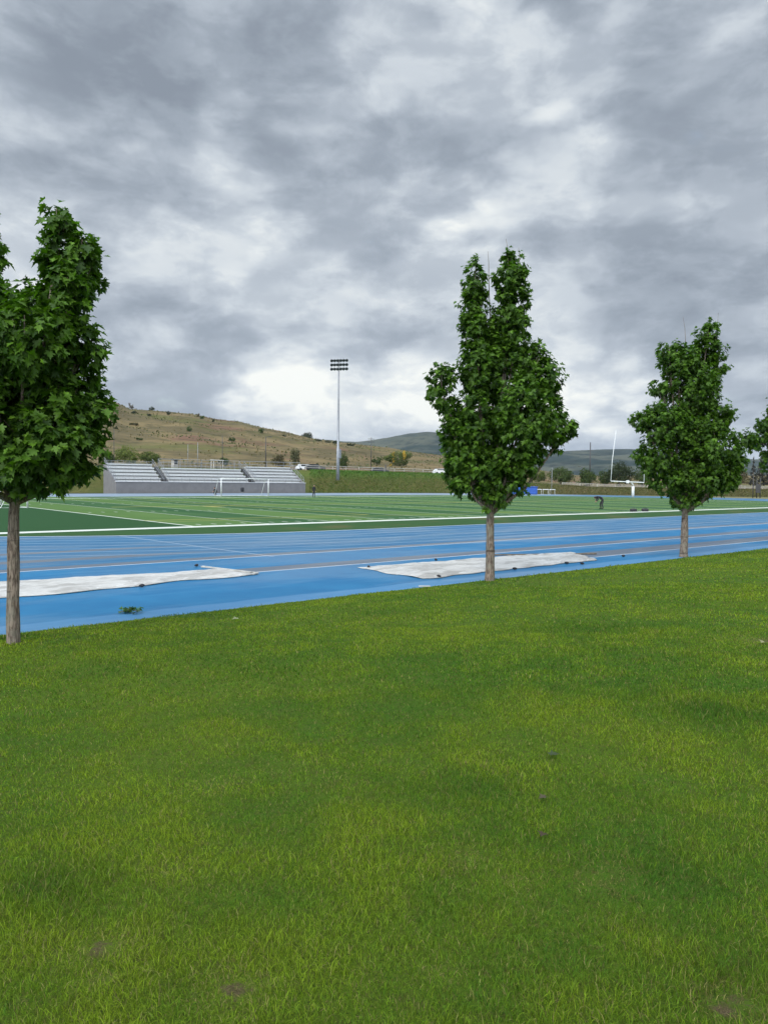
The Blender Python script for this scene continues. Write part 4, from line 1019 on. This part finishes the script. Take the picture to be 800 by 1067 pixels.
far_tree(234, 475, 485, 6, 190, 'small dark bush behind the middle of the bleachers', G1, 19, trunk=False, name='bush', cat='bush')
far_tree(112, 468, 486, 9, 180, 'green bush left of the bleachers, beside the maple crown', G1, 20, trunk=False, name='bush', cat='bush')
far_tree(463, 484, 494, 4, 215, 'small rust red tree among the white vehicles', ((.12, .06, .03), (.2, .11, .06)), 21)
def on_hill(px, py, w, h, label, cols, seed, name='bush'):
    # find the depth at which the hillside is seen at this pixel
    best = None; Z = 215.; cz_ = crestZ(px)
    while Z < cz_:
        w_ = place(px, Z); yy = hor(px)-(w_.z-2.5)/Z*800
        if best is None or abs(yy-py) < best[0]: best = (abs(yy-py), Z)
        Z += 2
    Z = best[1]; far_tree(px, py-h, py, w, Z, label, cols, seed, trunk=False, name=name, cat='bush', grp='bushes on the dry hill')
DK = ((.02, .028, .012), (.05, .06, .022))
for i, (px, py, w, h, lb, c_) in enumerate([
    (136.5, 427, 3, 7, 'grey leafless-looking bush on the hill crest, leftmost in the open', ((.14, .13, .12), (.22, .2, .18))), (140, 431.5, 3, 4, 'dark low bush just below the grey one on the crest', DK),
    (158, 430, 3.2, 7, 'tall dark bush on the hill crest', DK), (155, 434, 2.5, 3.5, 'small dark bush below the tall dark one', DK), (163.5, 431, 1.6, 4, 'tiny grey bush right of the tall dark one', BR),
    (175.5, 432.5, 2.4, 4.5, 'lone dark conical bush on the crest', DK), (206.5, 435, 1.6, 4.5, 'thin pale bush on the crest above the aisle', BR), (210.5, 437, 2.8, 4, 'olive bush on the crest beside a thin pale one', G1),
    (221.5, 440, 1.8, 3.5, 'small round dark bush on the crest', DK), (272, 452, 4, 6, 'green bush on the upper right slope of the hill', G1), (242, 460, 4.5, 5, 'green bush halfway up the hill above the middle seats', G1),
    (197, 450, 4, 6, 'olive bush on the middle of the slope', G1), (140, 443, 6, 3, 'long low dark scrub on the upper slope', BR), (108, 425, 7, 4, 'dark scrub on the slope beside the maple crown', BR), (121, 447.5, 3, 3.5, 'small dark bush low on the left slope', DK), (145, 459, 4, 3, 'low dark bush above the left seats', G1),
    (116, 419.5, 2.5, 2, 'low dark bush on the crest beside the maple', DK), (296, 455, 2, 2, 'tiny dark bush on the falling crest', DK),
    (320, 458, 7, 8, 'large round dark tree clump on the falling ridge', DK), (331, 460, 4, 3, 'low dark trees right of the round clump', DK), (341, 462, 4, 3, 'low dark trees further down the ridge, left of the mast', DK), (349, 463.5, 3.5, 5, 'dark tree on the ridge beside the mast', DK), (364, 465, 5, 3, 'low dark trees on the ridge right of the mast', DK)]):
    on_hill(px, py, w, h, lb, c_, 100+i)

# tussocks and low scrub over the dry hill
def hill_scrub():
    n = 16000; px = rng.uniform(60, 660, n); t = rng.random(n)**.8; P = []; cl = []; 
    for a, b_ in zip(px, t):
        Z = 214+(crestZ(a)-214)*b_; w = place(a, Z)
        v = mnoise.noise(Vector((w.x*.02, w.y*.02, 3)))+.5*mnoise.noise(Vector((w.x*.07, w.y*.07, 8)))
        P.append(tuple(w)); cl.append(v)
    P = np.array(P); cl = np.array(cl); k = rng.random(n) < np.clip(.3+1.4*cl, .05, 1); P, cl = P[k], cl[k]; n = len(P)
    D_ = rng.normal(size=(n, 3))*.6+[0, 0, 1]; N_ = rng.normal(size=(n, 3))*[1, 1, .3]
    q = rng.random((n, 1)); C = np.array([.05, .06, .02])*(1-q)+np.array([.19, .145, .07])*q
    g_ = (cl > .25)[:, None]; C = np.where(g_, C*[.6, .85, .6], C)
    o = leaves('hill_scrub', P, D_, N_, rng.uniform(.3, 1.1, n), C, M_far, None, False)
    tag(o, 'tussocks and low scrub scattered over the dry brown hill', 'scrub', kind='stuff')
hill_scrub()

# tall grass and weeds on the embankment
def berm_grass():
    n = 30000; px = rng.uniform(300, 840, n); t = rng.uniform(.3, 12, n); ok = px > 322-(t*0)
    px, t = px[ok], t[ok]; P = np.array([tuple(place(a, foot(a)+b_)) for a, b_ in zip(px, t)]); n = len(P)
    D_ = rng.normal(size=(n, 3))*.35+[0, 0, 1]; N_ = rng.normal(size=(n, 3))*[1, 1, .2]
    k = np.clip((px-500)/90, 0, 1)[:, None]; q = rng.random((n, 1))
    gcol = np.array([.07, .12, .018])*(1-q)+np.array([.11, .115, .035])*q; bcol = np.array([.12, .10, .04])*(1-q)+np.array([.07, .08, .025])*q
    topg = np.clip((t-4.5)/3, 0, 1)[:, None]; gcol = gcol*(1-topg)+np.array([.065, .135, .02])*topg
    C = gcol*(1-k)+bcol*k
    o = leaves('embankment_weeds', P, D_, N_, rng.uniform(.12, .3, n), C*rng.uniform(.7, 1.3, (n, 1)), M_far, None, False)
    tag(o, 'rough grass and weeds covering the embankment behind the track', 'weeds', kind='stuff')
berm_grass()

# ------------------------------------------------------------------ air
def haze():
    x0_, x1_, y0_, y1_, z0_, z1_ = -4200, 6500, -2500, 6500, -14, 280
    v = [(x, y, z) for x in (x0_, x1_) for y in (y0_, y1_) for z in (z0_, z1_)]
    m = bpy.data.materials.new('air'); m.use_nodes = True; t = m.node_tree; t.nodes.clear(); g = NG(t)
    pv = g.n('ShaderNodeVolumePrincipled'); pv.inputs['Color'].default_value = (.70, .83, 1, 1); pv.inputs['Density'].default_value = HAZE; pv.inputs['Anisotropy'].default_value = .2
    g.put(g.n('ShaderNodeOutputMaterial').inputs['Volume'], pv.outputs[0])
    o = mesh_obj('haze', v, [(0, 1, 3, 2), (4, 6, 7, 5), (0, 4, 5, 1), (2, 3, 7, 6), (0, 2, 6, 4), (1, 5, 7, 3)], m); tag(o, 'thin bluish air between the field and the mountain', 'haze', kind='stuff')
HAZE = .00005
haze()
S.cycles.max_bounces = 6; S.cycles.transparent_max_bounces = 8; S.cycles.volume_bounces = 0
